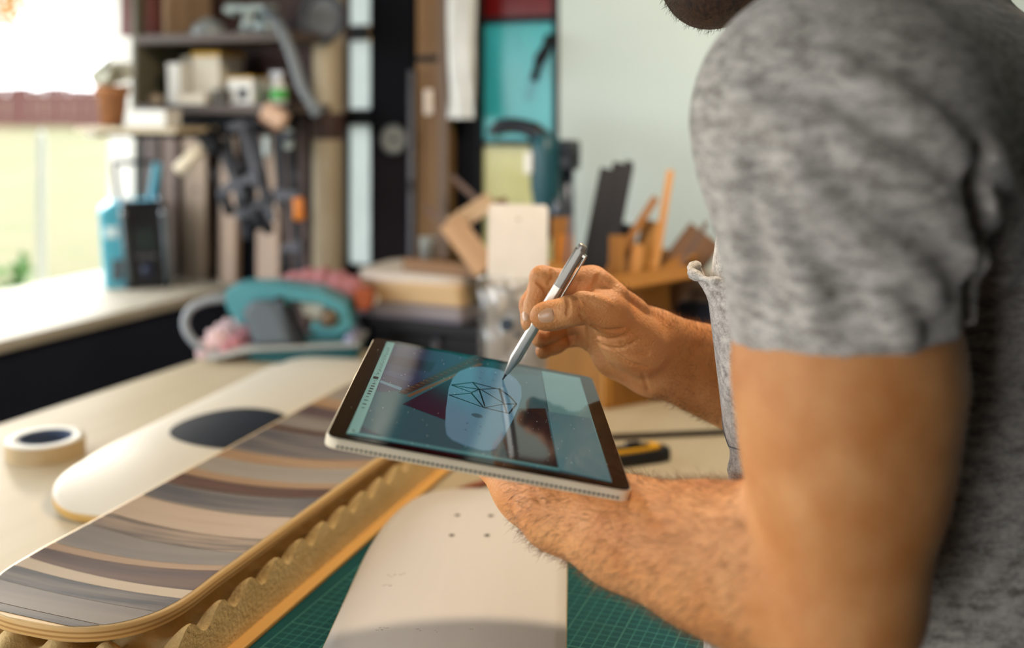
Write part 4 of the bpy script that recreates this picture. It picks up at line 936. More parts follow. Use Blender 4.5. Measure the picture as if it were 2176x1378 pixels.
hb = (888-594)*Yp/F; vs, fs = [], []; nx_, nz_ = 40, 44
for side in (-1, 1):
    o = len(vs); rs = np.random.RandomState(4+side)
    for j in range(nz_+1):
        for i in range(nx_+1):
            u, v = i/nx_, j/nz_; x = (u-.5)*wp*1.10*(1+.05*v)
            wr = .0035*math.sin(13*u+9*v*v+side)+.003*math.sin(23*v-7*u)+.002*math.sin(31*u+27*v)
            vs.append((x, side*(.0055+.009*math.sin(math.pi*u)*(.4+.6*v))+wr*(.3+.7*v)*math.sin(math.pi*u), v*hb+.006*math.sin(17*u)*v))
    for j in range(nz_):
        for i in range(nx_): a = o+j*(nx_+1)+i; fs.append((a, a+1, a+nx_+2, a+nx_+1))
MB().add(vs, fs, True).build('film', m_bag, bg_)
zl = (888-690)*Yp/F
MB().lathe([(0, .0165), (.0105, .0165)], (-.008, 0, zl), rot=(math.pi/2, 0, 0), n=24).box((.010, -.0165, zl-.016), (.012, .0006, .006), rot=(0, .5, 0)).build('logo_print', plain('slate_blue_ink', '#34424f', .6), bg_)
MB().tube(spline([(-wp*.56, 0, hb), (-wp*.2, -.012, hb+.003), (wp*.2, -.01, hb-.002), (wp*.56, 0, hb)], 5), .0022, 6).build('rolled_rim', mat('milky_plastic', '#c9cdca'), bg_)

# ------------------------------------------------------------------ tablet
TW_, TL_, TT_ = .214, .302, .0088
RT = Matrix(((0.9826, -0.0173, 0.1851), (0.0174, 0.9998, 0.0010), (-0.1851, 0.0023, 0.9827)))
TC = Vector((-.02478, .88840, 1.15244))
MT = Matrix.Translation(TC) @ RT.to_4x4()
MTi = MT.inverted()
tab = thing('tablet', 'champagne metal tablet with a dark screen showing a skateboard drawing', 'tablet', mat=MT)
tn = RT.col[2]
def T2(px, py):
    "pixel -> tablet plane (local x, y)"
    d = Vector(((px-CX)/F, 1, -(py-CY)/F)); o = Vector((0, 0, HC)); s = (TC-o).dot(tn)/d.dot(tn)
    l = MTi @ (o+d*s); return (l.x, l.y)
m_cham = plain('champagne_anodised_metal', '#e6d8bc', .4, .12); m_bez = mat('black_bezel_glass', '#07080c', .06, var=.02, spec=.14)
MB().prism(rrect(TW_, TL_, .009), -TT_, -.0006, bev=.0016).build('housing', m_cham, tab)
MB().prism(rrect(TW_-.0022, TL_-.0022, .008), -.0008, .0, bev=.0002).build('bezel_glass', m_bez, tab)
mb = MB(); mg = MB()
ns = 60
for k in range(ns):
    x = -TW_/2+.010+(TW_-.020)*k/(ns-1); mb.box((x, -TL_/2-.00005, -TT_*.70), (.0015, .0016, .0013))
o = mb.build('vent_slots', plain('vent_black', '#17130f', .7), tab); o['kind'] = 'stuff'
MB().box((-TW_/2-.0003, .02, -TT_*.5), (.0012, .018, .002), bev=.0004).build('volume_button', m_cham, tab)
# screen picture: flat layers of light
def scr(name, col, e=.5, rough=.08):
    m = bpy.data.materials.new(name); m.use_nodes = True; b = m.node_tree.nodes['Principled BSDF']; c = srgb(col)
    b.inputs['Base Color'].default_value = (*[x*.10 for x in c], 1); b.inputs['Roughness'].default_value = rough; b.inputs['Specular IOR Level'].default_value = .3
    b.inputs['Emission Color'].default_value = (*c, 1); b.inputs['Emission Strength'].default_value = e; return m
E0 = .40
scr_bg = scr('screen_dark_teal', '#1f4149', E0)
lay = [0]
def flat(name, pts, m, parent, raw=False):
    lay[0] += 1; z = .00004+.000012*lay[0]
    q = [p if raw else T2(*p) for p in pts]
    return MB().add([(a, b, z) for a, b in q], [list(range(len(q)))]).build(name, m, parent)
disp = flat('display', [(736, 923), (1300, 1026), (1232, 804), (822, 727)], scr_bg, tab)
c1 = lambda x, y: (670+x/4.593, 700+y/4.593)
c2 = lambda x, y: (930+x/4.307, 760+y/4.307)
flat('picture_mat', [(790, 800), (1040, 790), (1150, 800), (1187, 1003), (765, 920)], scr('screen_teal', '#2a555c', E0), disp)
flat('picture_striped_deck', [c1(760, 150), c1(1330, 240), c1(1480, 290), c1(850, 600), c1(640, 615), c1(590, 600)], scr('screen_indigo', '#34334f', E0), disp)
for (a, b, c_, d_, col) in (((760, 260), (1180, 330), (1120, 420), (700, 330), '#2b2036'), ((690, 400), (980, 470), (930, 520), (660, 440), '#3f4260'), ((640, 500), (850, 575), (830, 600), (625, 520), '#5f7f8e')):
    flat('picture_stripe', [c1(*a), c1(*b), c1(*c_), c1(*d_)], scr('screen_stripe_'+col[1:], col, E0), disp)
flat('picture_foam', [c1(1560, 250), c1(1660, 300), c1(880, 640), c1(810, 620)], scr('screen_brown', '#3b2722', E0), disp)
mbz = MB(); mt_ = scr('screen_tan_bumps', '#5a4030', E0); lay[0] += 1
for k in range(16):
    x, y = T2(*c1(860+46*k, 610-20.5*k)); mbz.lathe([(0, .00026), (.0022, .00026)], (x, y, 0), n=6)
mbz.build('picture_foam_bumps', mt_, disp)
flat('picture_board_edge', [c1(1600, 330), c1(1640, 345), c1(920, 665), c1(890, 650)], scr('screen_wood_edge', '#6b4c34', E0), disp)
lay[0] += 8
flat('picture_cutting_mat', [c1(850, 735), c1(1420, 440), c1(1420, 920), c1(1265, 890)], scr('screen_plum', '#26202e', E0), disp)
flat('picture_dark_area', [c2(740, 470), c2(985, 470), c2(1105, 1030), c2(640, 930), c2(600, 760)], scr('screen_black_teal', '#0d161f', E0), disp)  # darker area right of the pictured deck
flat('picture_dark_corner', [c1(455, 950), c1(650, 1045), c1(425, 1010)], scr('screen_slate', '#1a2c3f', E0), disp)
bd = flat('picture_deck', [c2(*p) for p in ((75, 480), (68, 620), (82, 710), (130, 758), (250, 810), (400, 858), (470, 860), (530, 840), (600, 740), (680, 590), (735, 470), (768, 360), (764, 270), (722, 205), (640, 142), (530, 105), (400, 88), (290, 95), (200, 128), (140, 190), (100, 290))], scr('screen_pale_blue', '#5c8397', E0), disp)
flat('picture_oval', [(lambda a: c2(360+52*math.cos(a)+6*math.sin(a), 536+20*math.sin(a)+8*math.cos(a)))(2*math.pi*k/24) for k in range(24)], scr('screen_oval', '#3c5660', E0), disp)
m_sln = scr('screen_line_black', '#10151c', .3)
lines = [((130, 255), (320, 232), 9), ((320, 232), (530, 288), 5), ((530, 288), (380, 296), 5), ((380, 296), (130, 258), 5), ((130, 258), (310, 325), 5), ((310, 325), (380, 296), 10), ((320, 232), (380, 296), 12), ((310, 332), (105, 348), 8), ((105, 348), (420, 462), 7), ((310, 332), (420, 462), 13), ((380, 296), (432, 452), 15),
         ((400, 300), (600, 420), 8), ((530, 288), (565, 292), 6), ((565, 292), (632, 512), 20), ((565, 292), (660, 360), 12), ((660, 360), (722, 430), 14), ((722, 430), (655, 515), 18), ((632, 512), (430, 465), 8), ((430, 465), (605, 430), 7), ((605, 430), (720, 430), 7), ((655, 515), (632, 512), 8)]
lay[0] += 1; mbz = MB(); zl_ = .00004+.000012*lay[0]
for (a, b, w) in lines:
    p, q_ = Vector(c2(*a)), Vector(c2(*b)); dd = (q_-p).normalized(); n = Vector((-dd.y, dd.x))*max(w, 8)/4.307/2
    mbz.add([(*T2(v.x, v.y), zl_) for v in (p-dd+n, p-dd-n, q_+dd-n*.8, q_+dd+n*.8)], [(0, 1, 2, 3)])
mbz.build('drawn_lines', m_sln, disp)
mbz = MB(); lay[0] += 1
for p in ((403, 137), (525, 160), (388, 192), (508, 215), (270, 606), (393, 638), (255, 667), (378, 702)):
    x, y = T2(*c2(*p)); mbz.lathe([(0, .00004+.000012*lay[0]), (.00085, .00004+.000012*lay[0])], (x, y, 0), n=8)
mbz.build('drawn_bolt_holes', m_sln, disp)
flat('bottom_strip', [c1(430, 1015), c2(1110, 1018), c2(1115, 1040), c1(310, 1025)], scr('screen_strip', '#4f8585', E0*1.0), disp)
flat('menu_bar', [(736, 923), (762.5, 921), (839, 730), (822, 727)], scr('screen_mint', '#7fa9a0', E0*1.05), disp)
flat('side_panel', [c2(950, 125), c2(1300, 190), c2(1595, 1147), c2(1110, 1034)], scr('screen_sage', '#5f8a88', E0*1.0), disp)
flat('panel_fold', [c2(1008, 500), c2(1400, 560), c2(1595, 1147), c2(1110, 1034)], scr('screen_sage_dark', '#4a767c', E0), disp)
# menu glyphs along the bar
mbz = MB(); lay[0] += 1; zg = .00004+.000012*lay[0]; random.seed(3)
for k in range(40):
    f = .06+.40*k/39; cx_, cy_ = 839-8.5-(839-762.5)*f, 730+(921-730)*f-1
    if f > .36 and f < .39: continue
    for r_ in range(2):
        x, y = T2(cx_+random.uniform(-3, 3), cy_+random.uniform(-1, 1)); mbz.box((x, y, zg), (.0009+random.random()*.0012, .0005, .00001), rot=(0, 0, random.uniform(0, 3)))
mbz.build('menu_text', m_sln, disp)
mbz = MB()
for (x_, y_, w, h) in ((590, 478, 48, 38), (560, 560, 34, 16), (548, 585, 34, 16), (536, 610, 34, 16), (524, 634, 32, 16), (572, 537, 26, 9), (508, 662, 28, 8), (494, 697, 32, 10), (480, 735, 34, 12), (466, 772, 28, 8), (372, 995, 22, 12)):
    x, y = T2(*c1(x_, y_)); mbz.box((x, y, zg), (w/4.593/F*.95, h/4.593/F*.95*2.2, .00001), bev=0)
mbz.build('menu_icons', m_sln, disp)
# dust specks on the glass
rs = random.Random(11); mbz = MB()
for k in range(90):
    a, b = rs.uniform(-.098, .098), rs.uniform(-.14, .14); s_ = rs.choice((.00016, .0002, .00026)); mbz.box((a, b, .00058), (s_*2, s_*2.4, .0002))
o = mbz.build('dust_specks', plain('dust', '#d8d8d0', .9), tab); o['kind'] = 'stuff'

# ------------------------------------------------------------------ stylus
TIP = Vector((-.00841, .96754, 1.14938)); TOP = P(1240, 521, .943)
sx = (TOP-TIP).normalized(); SLEN = (TOP-TIP).length
zx = sx; px_ = Vector((1, -.35, 0)); px_ = (px_-zx*px_.dot(zx)).normalized(); py_ = zx.cross(px_)
MS = Matrix(((px_.x, py_.x, zx.x, TIP.x), (px_.y, py_.y, zx.y, TIP.y), (px_.z, py_.z, zx.z, TIP.z), (0, 0, 0, 1)))
sty = thing('stylus', 'silver stylus pen held in the right hand touching the screen', 'stylus pen', mat=MS)
m_sv = plain('silver_anodised_metal', '#c3bdb2', .34, .72); m_sg = plain('grey_anodised_cap', '#8f8a82', .42, .6)
rp = .0050
def flatlathe(prof, m, nm):
    mb = MB().lathe(prof, n=32)
    mb.v = [(v[0], max(v[1], -rp*.84), v[2]) for v in mb.v]
    return mb.build(nm, m, sty)
flatlathe([(.0016, .0065), (.0021, .008), (rp, .024), (rp, SLEN*.70)], m_sv, 'barrel')
flatlathe([(rp*1.0, SLEN*.702), (rp, SLEN*.96), (rp*.93, SLEN*.965), (rp*.90, SLEN*.967)], m_sg, 'cap')
MB().lathe([(rp*.82, SLEN*.966), (rp*.82, SLEN*.992), (rp*.72, SLEN), (0, SLEN)], n=24).build('eraser_button', m_sg, sty)
MB().lathe([(0, 0), (.0007, .0004), (.0009, .004), (.0016, .0066)], n=14).build('nib', m_blk, sty)
MB().box((rp+.0022, 0, SLEN*.795), (.0011, .0046, SLEN*.31), bev=.0005).box((rp+.0008, 0, SLEN*.945), (.0036, .0046, .003), bev=.0004).build('clip', plain('clip_steel', '#9b958c', .25, .8), sty)
MB().box((.0036, -.0022, .032), (.0022, .0012, .016), rot=(0, 0, -.55), bev=.0004).build('side_button', m_sg, sty)

# ------------------------------------------------------------------ signed distance modelling (numpy) for the person
def A3(v): return np.array(v, float)
class Cone:
    def __init__(s, a, b, r1, r2, k=.02):
        s.a, s.b, s.r1, s.r2, s.k = A3(a), A3(b), r1, r2, k
        s.c = (s.a+s.b)/2; s.R = np.linalg.norm(s.b-s.a)/2+max(r1, r2)
    def d(s, p):
        ba = s.b-s.a; l2 = ba@ba+1e-12; rr = s.r1-s.r2; a2 = l2-rr*rr; il2 = 1/l2
        pa = p-s.a; y = pa@ba; z = y-l2
        q = pa*l2-y[:, None]*ba; x2 = np.einsum('ij,ij->i', q, q); y2 = y*y*l2; z2 = z*z*l2
        k = np.sign(rr)*rr*rr*x2
        o = (np.sqrt(np.maximum(x2*a2*il2, 0))+y*rr)*il2-s.r1
        m1 = np.sign(z)*a2*z2 > k; m2 = (~m1) & (np.sign(y)*a2*y2 < k)
        o[m1] = np.sqrt(x2[m1]+z2[m1])*il2-s.r2; o[m2] = np.sqrt(x2[m2]+y2[m2])*il2-s.r1
        return o
class Ell:
    def __init__(s, c, r, R=None, k=.02):
        s.c = A3(c); s.r = A3(r); s.M = np.eye(3) if R is None else np.array(R, float); s.k = k; s.R = s.r.max()
    def d(s, p):
        q = (p-s.c)@s.M; k0 = np.linalg.norm(q/s.r, axis=1); k1 = np.linalg.norm(q/s.r**2, axis=1)+1e-9
        return k0*(k0-1)/k1
class Loft:
    def __init__(s, rows, k=.03, shrink=0.0, ex=2.0):
        s.t = np.array(rows, float); s.t[:, 3:5] -= shrink; s.k = k; s.ex = ex
        s.c = np.array([s.t[:, 1].mean(), s.t[:, 2].mean(), s.t[:, 0].mean()]); s.R = 1.2
    def d(s, p):
        z = np.clip(p[:, 2], s.t[0, 0], s.t[-1, 0]); cx, cy, rx, ry = [np.interp(z, s.t[:, 0], s.t[:, i]) for i in (1, 2, 3, 4)]
        e = s.ex
        k = (np.abs((p[:, 0]-cx)/rx)**e+np.abs((p[:, 1]-cy)/ry)**e)**(1/e)
        g = (k-1)*np.minimum(rx, ry); dz = np.maximum(s.t[0, 0]-p[:, 2], p[:, 2]-s.t[-1, 0])
        return np.maximum(g, dz)
def smin(a, b, k):
    h = np.maximum(k-np.abs(a-b), 0)/k; return np.minimum(a, b)-h*h*k*.25
def smax(a, b, k): return -smin(-a, -b, k)
class SDF:
    "core prims blended together; limbs: separate prim lists that blend with the core but not with one another"
    def __init__(s, core, limbs=(), grooves=(), ridges=(), cuts=(), lk=.008):
        s.core, s.limbs, s.grooves, s.ridges, s.cuts, s.lk = core, limbs, grooves, ridges, cuts, lk
    def cull(s, c, R):
        if not hasattr(s, 'ar'):
            s.ar = [(L, np.array([q.c for q in L]).reshape(-1, 3), np.array([q.R for q in L])) for L in (s.core, *s.limbs, s.grooves, s.ridges)]
        out = []
        for L, cc, rr in s.ar:
            k = np.flatnonzero(np.sqrt(((cc-c)**2).sum(1))-rr < R+.035) if len(L) else ()
            out.append([L[i] for i in k])
        return SDF(out[0], [g for g in out[1:-2] if g], out[-2], out[-1], s.cuts, s.lk)
    def __call__(s, p):
        big = np.full(len(p), .5)
        def comb(L):
            o = None
            for q in L: d = q.d(p); o = d if o is None else smin(o, d, q.k)
            return o
        c = comb(s.core)
        if c is None: c = big
        o = c
        for g in s.limbs: o = np.minimum(o, smin(c, comb(g), s.lk))
        for q in s.ridges: o = smin(o, q.d(p), q.k)
        for q in s.grooves: o = smax(o, -q.d(p), q.k)
        for fn in s.cuts: o = np.maximum(o, fn(p))
        return o
def surface(f, lo, hi, h, B=16):
    "naive surface nets on sparse blocks"
    lo, hi = A3(lo), A3(hi); nb = np.ceil((hi-lo)/(B*h)).astype(int)
    I = np.stack(np.meshgrid(*[np.arange(n) for n in nb], indexing='ij'), -1).reshape(-1, 3)
    cen = lo+(I+.5)*B*h; rad = B*h*math.sqrt(3)/2
    d = np.concatenate([f(cen[i:i+20000]) for i in range(0, len(cen), 20000)])
    I = I[np.abs(d) < rad*1.25+.004]
    n1 = B+1; g = np.stack(np.meshgrid(*[np.arange(n1)]*3, indexing='ij'), -1).reshape(-1, 3)
    N = nb*B+2
    cid, cpos, quads = [], [], []
    corners = [(i, j, k) for i in (0, 1) for j in (0, 1) for k in (0, 1)]
    eds = [(a, b) for a in range(8) for b in range(a+1, 8) if sum(abs(corners[a][t]-corners[b][t]) for t in range(3)) == 1]
    key = lambda q: (q[..., 0]*N[1]+q[..., 1])*N[2]+q[..., 2]
    for b in I:
        o = b*B; fc = f.cull(lo+(b+.5)*B*h, rad)
        v = fc(lo+(g+o)*h).reshape(n1, n1, n1); s = v < 0
        if s.all() or not s.any(): continue
        cs = [s[i:i+B, j:j+B, k:k+B] for i, j, k in corners]; cnt = sum(c.astype(np.int8) for c in cs)
        act = np.argwhere((cnt > 0) & (cnt < 8))
        if len(act) == 0: continue
        cv = np.stack([v[act[:, 0]+i, act[:, 1]+j, act[:, 2]+k] for i, j, k in corners], 1)
        acc = np.zeros((len(act), 3)); num = np.zeros(len(act)); cf = np.array(corners, float)
        for a, e in eds:
            m = (cv[:, a] < 0) != (cv[:, e] < 0); t = cv[m, a]/(cv[m, a]-cv[m, e]); acc[m] += cf[a]+(cf[e]-cf[a])*t[:, None]; num[m] += 1
        cid.append(key(act+o)); cpos.append(lo+(act+o+acc/num[:, None])*h)
        for ax in range(3):
            u, w = (ax+1) % 3, (ax+2) % 3; sl0 = [slice(0, B)]*3; sl1 = [slice(0, B)]*3; sl1[ax] = slice(1, B+1)
            a_, b_ = s[tuple(sl0)], s[tuple(sl1)]; e = np.argwhere(a_ != b_)
            if len(e) == 0: continue
            flip = a_[e[:, 0], e[:, 1], e[:, 2]]; q = e+o; du = np.zeros(3, int); du[u] = 1; dw = np.zeros(3, int); dw[w] = 1
            Q = np.stack([key(q-du-dw), key(q-dw), key(q), key(q-du)], 1); Q[~flip] = Q[~flip][:, ::-1]; quads.append(Q)
    cid = np.concatenate(cid); cpos = np.concatenate(cpos); quads = np.concatenate(quads)
    od = np.argsort(cid); cid, cpos = cid[od], cpos[od]; ix = np.searchsorted(cid, quads); ix[ix >= len(cid)] = 0
    ok = (cid[ix] == quads).all(1)
    return cpos, ix[ok]
def refine(f, V_, Q, centre, r):
    "split quads inside a sphere 1->4 and put the new points on the surface"
    c = V_[Q].mean(1); m = np.linalg.norm(c-A3(centre), axis=1) < r; S, K = Q[m], Q[~m]
    e = np.sort(np.stack([S, np.roll(S, -1, 1)], -1).reshape(-1, 2), 1); ue, inv, cnt = np.unique(e, axis=0, return_inverse=True, return_counts=True)
    inv = inv.reshape(-1)
    mid = V_[ue].mean(1); fcn = V_[S].mean(1); n0 = len(V_); n1 = n0+len(mid); ei = inv.reshape(-1, 4)+n0; ci = np.arange(len(S))+n1
    nq = np.concatenate([np.stack([S[:, k], ei[:, k], ci, ei[:, (k+3) % 4]], 1) for k in range(4)])
    P_ = np.concatenate([V_, mid, fcn]); mv = np.zeros(len(P_), bool); mv[np.unique(nq)] = True; mv[n0:n1][cnt == 1] = False
    bd = np.unique(ue[cnt == 1]); mv[bd] = False
    p = P_[mv]; h = 4e-4; cs = .022; cell = np.floor(p/cs).astype(int); uc, ci_ = np.unique(cell, axis=0, return_inverse=True); ci_ = ci_.reshape(-1)
    grp = [(np.flatnonzero(ci_ == k), f.cull((uc[k]+.5)*cs, cs*.9)) for k in range(len(uc))]
    def fc(x):
        o = np.empty(len(x))
        for ids, g_ in grp: o[ids] = g_(x[ids])
        return o
    for _ in range(2):
        E_ = np.array([[1, -1, -1], [-1, -1, 1], [-1, 1, -1], [1, 1, 1.]])
        g = sum(E_[k]*fc(p+E_[k]*h)[:, None] for k in range(4)); g /= np.linalg.norm(g, axis=1)[:, None]+1e-12; p = p-g*np.clip(fc(p), -.002, .002)[:, None]
    P_[mv] = p; return P_, np.concatenate([K, nq])
def np_obj(name, V_, Q, m, parent):
    me = bpy.data.meshes.new(name); me.vertices.add(len(V_)); me.vertices.foreach_set('co', V_.astype(np.float32).ravel())
    me.loops.add(Q.size); me.loops.foreach_set('vertex_index', Q.astype(np.int32).ravel()); me.polygons.add(len(Q))
    me.polygons.foreach_set('loop_start', np.arange(0, Q.size, 4, dtype=np.int32)); me.polygons.foreach_set('loop_total', np.full(len(Q), 4, np.int32))
    me.polygons.foreach_set('use_smooth', np.ones(len(Q), bool)); me.update(calc_edges=True); me.validate()
    me.materials.append(m); o = bpy.data.objects.new(name, me); COL.objects.link(o)
    if parent: o.parent = parent; o.matrix_parent_inverse = parent.matrix_world.inverted() if False else Matrix.Translation(-parent.location)
    return o
def trace_many(f, pts, t0=.35, t1=1.6):
    "where the rays through pixels first meet f (None where they miss)"
    pts = np.array(pts, float); d = np.stack([(pts[:, 0]-CX)/F, np.ones(len(pts)), -(pts[:, 1]-CY)/F], 1); d /= np.linalg.norm(d, axis=1)[:, None]
    t = np.full(len(pts), t0); o = np.array([0, 0, HC]); hit = np.zeros(len(pts), bool); live = np.arange(len(pts))
    for _ in range(160):
        v = f(o+d[live]*t[live][:, None]); hit[live[v < 4e-4]] = True
        t[live] += np.where(v < 4e-4, 0, np.maximum(v*.75, 3e-4)); live = live[(v >= 4e-4) & (t[live] < t1)]
        if len(live) == 0: break
    return [o+d[i]*t[i] if hit[i] else None for i in range(len(pts))]
def trace(f, px, py): return trace_many(f, [(px, py)])[0]

# ------------------------------------------------------------------ person
def C(pa, pb, ra, rb, k=.02): return Cone(pa, pb, ra, rb, k)
CYP = .86
# left arm (nearest the lens)
LS, LM, LE0, LE = P(1783, 262, .645), P(1800, 800, .642), P(1800, 1000, .643), P(1776, 1262, .648)
core = [C(LS, LM, .060, .0605), C(LM, LE0, .0605, .0520, .03), C(LE0, LE, .0525, .0455, .03),
        Ell(P(1765, 890, .628), (.040, .042, .085), k=.02),
        C(LE, P(1620, 1212, .69), .0445, .0465, .03), C(P(1620, 1212, .69), P(1480, 1176, .73), .0465, .0395, .03), C(P(1480, 1176, .73), P(1330, 1132, .775), .0395, .0325, .03),
        C(P(1330, 1132, .775), P(1188, 1082, .812), .0325, .0270, .03), C(P(1188, 1082, .812), P(1122, 1030, .852), .0270, .0240, .02), C(P(1122, 1030, .852), P(1052, 975, .892), .0240, .0190, .02),
        C(P(1150, 1050, .85), (.020, .925, 1.098), .022, .016, .02)]
zb = lambda x: 1.15244-.1884*(x+.0248)-.0088
def fing(pts, rs, k=.006): return [C(pts[i], pts[i+1], rs[i], rs[i+1], k) for i in range(len(pts)-1)]
def lf(a, b, c, d, r=.0095):
    q = [A3(a), A3(b), A3((*c, zb(c[0])-r*.9-.0006)), A3((*d, zb(d[0])-r*.82-.0006))]; return fing(q, (r*1.2, r*1.05, r*.95, r*.8))
limbs = [lf((-.012, .905, 1.108), (-.055, .925, 1.126), (-.080, .935), (-.100, .942)), lf((-.004, .92, 1.106), (-.038, .958, 1.126), (-.055, .978), (-.070, .995)),
         lf((.008, .93, 1.104), (-.012, .972, 1.124), (-.022, .998), (-.03, 1.016)), lf((.022, .93, 1.10), (.012, .965, 1.116), (.008, .985), (.004, 1.0), .0085),
         lf((.014, .855, 1.102), (-.018, .872, 1.118), (-.045, .885), (-.068, .893), .0105)]
# right hand (holds the stylus)
WR = P(1402, 750, 1.0)
RM = [P(1258, 606, .972), P(1266, 634, .990), P(1270, 668, 1.004), P(1268, 712, 1.012)]
core += [C(RM[0], P(1388, 716, .995), .0130, .0190, .016), C(RM[1], P(1390, 735, 1.0), .0130, .0190, .016), C(RM[2], P(1390, 756, 1.004), .0130, .0190, .016), C(RM[3], P(1372, 790, 1.006), .0125, .0180, .016),
         Ell(P(1330, 762, 1.004), (.030, .020, .020), k=.016), C(RM[0], RM[3], .0115, .0115, .012),
         C(P(1372, 748, .972), P(1296, 668, .949), .0200, .0150, .016), Ell(P(1335, 722, .966), (.028, .018, .024), Matrix.Rotation(math.radians(40), 3, 'Y').to_3x3(), k=.02),
         C(P(1296, 664, .951), RM[0], .0090, .0100, .016)]
RE = V(.362, 1.12, 1.065)
WT, WB = P(1402, 722, 1.0), P(1402, 784, 1.0)
EL = V(RE.x, RE.y, RE.z)
core += [C(WT, EL+V(-.06, -.03, .055), .0235, .030, .02), C(WB, EL+V(-.06, -.03, -.005), .0235, .034, .02), C(EL+V(-.08, -.03, .02), EL, .046, .044, .03), C(EL, V(.335, 1.075, 1.37), .046, .060, .03)]
TH = [P(1296, 662, .949), P(1209, 661, .932), P(1156, 673, .938)]
limbs += [[C(TH[0], TH[1], .0142, .0118, .006), C(TH[1], TH[2], .0118, .0104, .006), Ell(P(1172, 672, .936), (.0175, .0095, .0125), k=.006)],
          fing([RM[0], P(1152, 592, .972), P(1137, 651, .968), P(1125, 688, .962)], (.0122, .0104, .0092, .0074)),
          fing([RM[1], P(1150, 606, .996), P(1126, 648, .985), P(1123, 682, .975)], (.0122, .0102, .0088, .0072)),
          fing([RM[2], P(1205, 688, 1.016), P(1170, 706, 1.002), P(1147, 721, .990)], (.0120, .0098, .0088, .0074)),
          fing([RM[3], P(1216, 714, 1.022), P(1180, 732, 1.008), P(1154, 747, .998)], (.0112, .0090, .0080, .0070))]
# trunk, neck, head
TROWS = [(.84, .302, CYP, .146, .170), (.95, .300, CYP, .145, .166), (1.10, .306, CYP, .128, .158), (1.25, .296, CYP, .136, .164), (1.34, .302, CYP, .128, .162), (1.42, .318, CYP, .098, .13), (1.47, .322, CYP, .066, .078), (1.50, .322, CYP, .055, .06)]
core += [Loft(TROWS, .03, .014), C(LS, (.30, .78, 1.385), .060, .075, .04), C((.335, 1.06, 1.37), (.31, .95, 1.385), .060, .075, .04)]
hf, hu = A3((-.93, 0, -.37)), A3((-.37, 0, .93)); HCEN = A3((.184, CYP, 1.600)); hs = A3((0, 1, 0))
HP = lambda f_, u_, s_=0: HCEN+hf*f_+hu*u_+hs*s_
HM = np.stack([hf, hs, hu], 1)
core += [C((.318, CYP, 1.44), HP(-.035, -.05), .060, .058, .03), Ell(HP(-.012, .028), (.098, .076, .098), HM, .03), Ell(HP(.035, -.055), (.055, .054, .058), HM, .03), C(HP(.066, -.092, -.008), HP(.066, -.092, .008), .020, .020, .02),
         C(HP(.088, .018), HP(.108, -.028), .007, .012, .012), Ell(HP(.075, .04), (.024, .055, .018), HM, .015), C(HP(.086, -.062, -.016), HP(.086, -.062, .016), .008, .008, .008),
         Ell(HP(-.005, -.005, .078), (.020, .008, .032), HM, .006), Ell(HP(-.005, -.005, -.078), (.020, .008, .032), HM, .006)]
body0 = SDF(core, limbs, lk=.010)
def groove(pts, r=.0005, k=.0032, f=None):
    pts = [(p.x, p.y) for p in spline([(*p, 0) for p in pts], 4)]
    pp = trace_many(f or body0, pts); pp = [p for p in pp if p is not None]
    return [Cone(a, b, r, r, k) for a, b in zip(pp, pp[1:])]
gr = []
for pts in ([(1233, 668), (1252, 690), (1290, 703), (1325, 700)], [(1240, 690), (1262, 712), (1300, 722), (1335, 712)], [(1250, 704), (1280, 735), (1318, 742), (1350, 728)], [(1248, 622), (1262, 604), (1270, 586)],
            [(1205, 634), (1208, 650), (1206, 668)], [(1172, 573), (1175, 590), (1166, 604)], [(1140, 598), (1152, 608), (1162, 622)],
            [(1206, 702), (1210, 722), (1209, 738)], [(1248, 700), (1251, 722), (1244, 752)], [(1367, 796), (1372, 815), (1376, 830)], [(1300, 742), (1330, 768), (1372, 782)], [(1318, 728), (1348, 748), (1380, 752)]):
    gr += groove(pts)
for pts in ([(1120, 1042), (1132, 1052), (1150, 1060)], [(1134, 1035), (1138, 1055), (1150, 1072)], [(1100, 1050), (1112, 1062), (1120, 1075)]): gr += groove(pts, .0005, .003)
rg = []
def ridge(pts, r, k, sink, f):
    pts = [(p.x, p.y) for p in spline([(*p, 0) for p in pts], 5)]
    pp = trace_many(f, pts); out = []; pp = [p for p in pp if p is not None]
    if len(pp) < 2: return out
    o = np.array([0, 0, HC]); pp = [p+(p-o)/np.linalg.norm(p-o)*sink for p in pp]; n = len(pp)
    for i, (a, b) in enumerate(zip(pp, pp[1:])):
        w_ = lambda t: .35+.65*math.sin(math.pi*min(max(t, 0), 1))**.6; ra = r*w_(i/(n-1)); rb = r*w_((i+1)/(n-1)); out.append(Cone(a, b, ra, rb, k))
    return out
rg += ridge([(1228, 630), (1262, 640), (1292, 652)], .004, .006, .003, body0)                 # thumb tendon
rg += ridge([(1275, 585), (1320, 625), (1370, 660)], .004, .008, .0035, body0)               # index tendon
body = SDF(core, limbs, gr, rg, lk=.010)
m_skin = mat('tanned_skin', '#c67d42', .5, col2='#dc9c62', nscale=28, bump=.6, bscale=480, spec=.35, sss=.12, detail=6)
man = thing('person', 'man in a grey t-shirt drawing on the tablet he holds on his forearm', 'person', (.32, CYP, 0))
bv, bq = surface(body, (-.13, .53, .90), (.50, 1.20, 1.74), .0024)
hc_ = P(1250, 680, .97)
bv, bq = refine(body, bv, bq, hc_, .105)
bv, bq = refine(body, bv, bq, P(1215, 670, .965), .072)
skin = np_obj('body', bv, bq, m_skin, man)

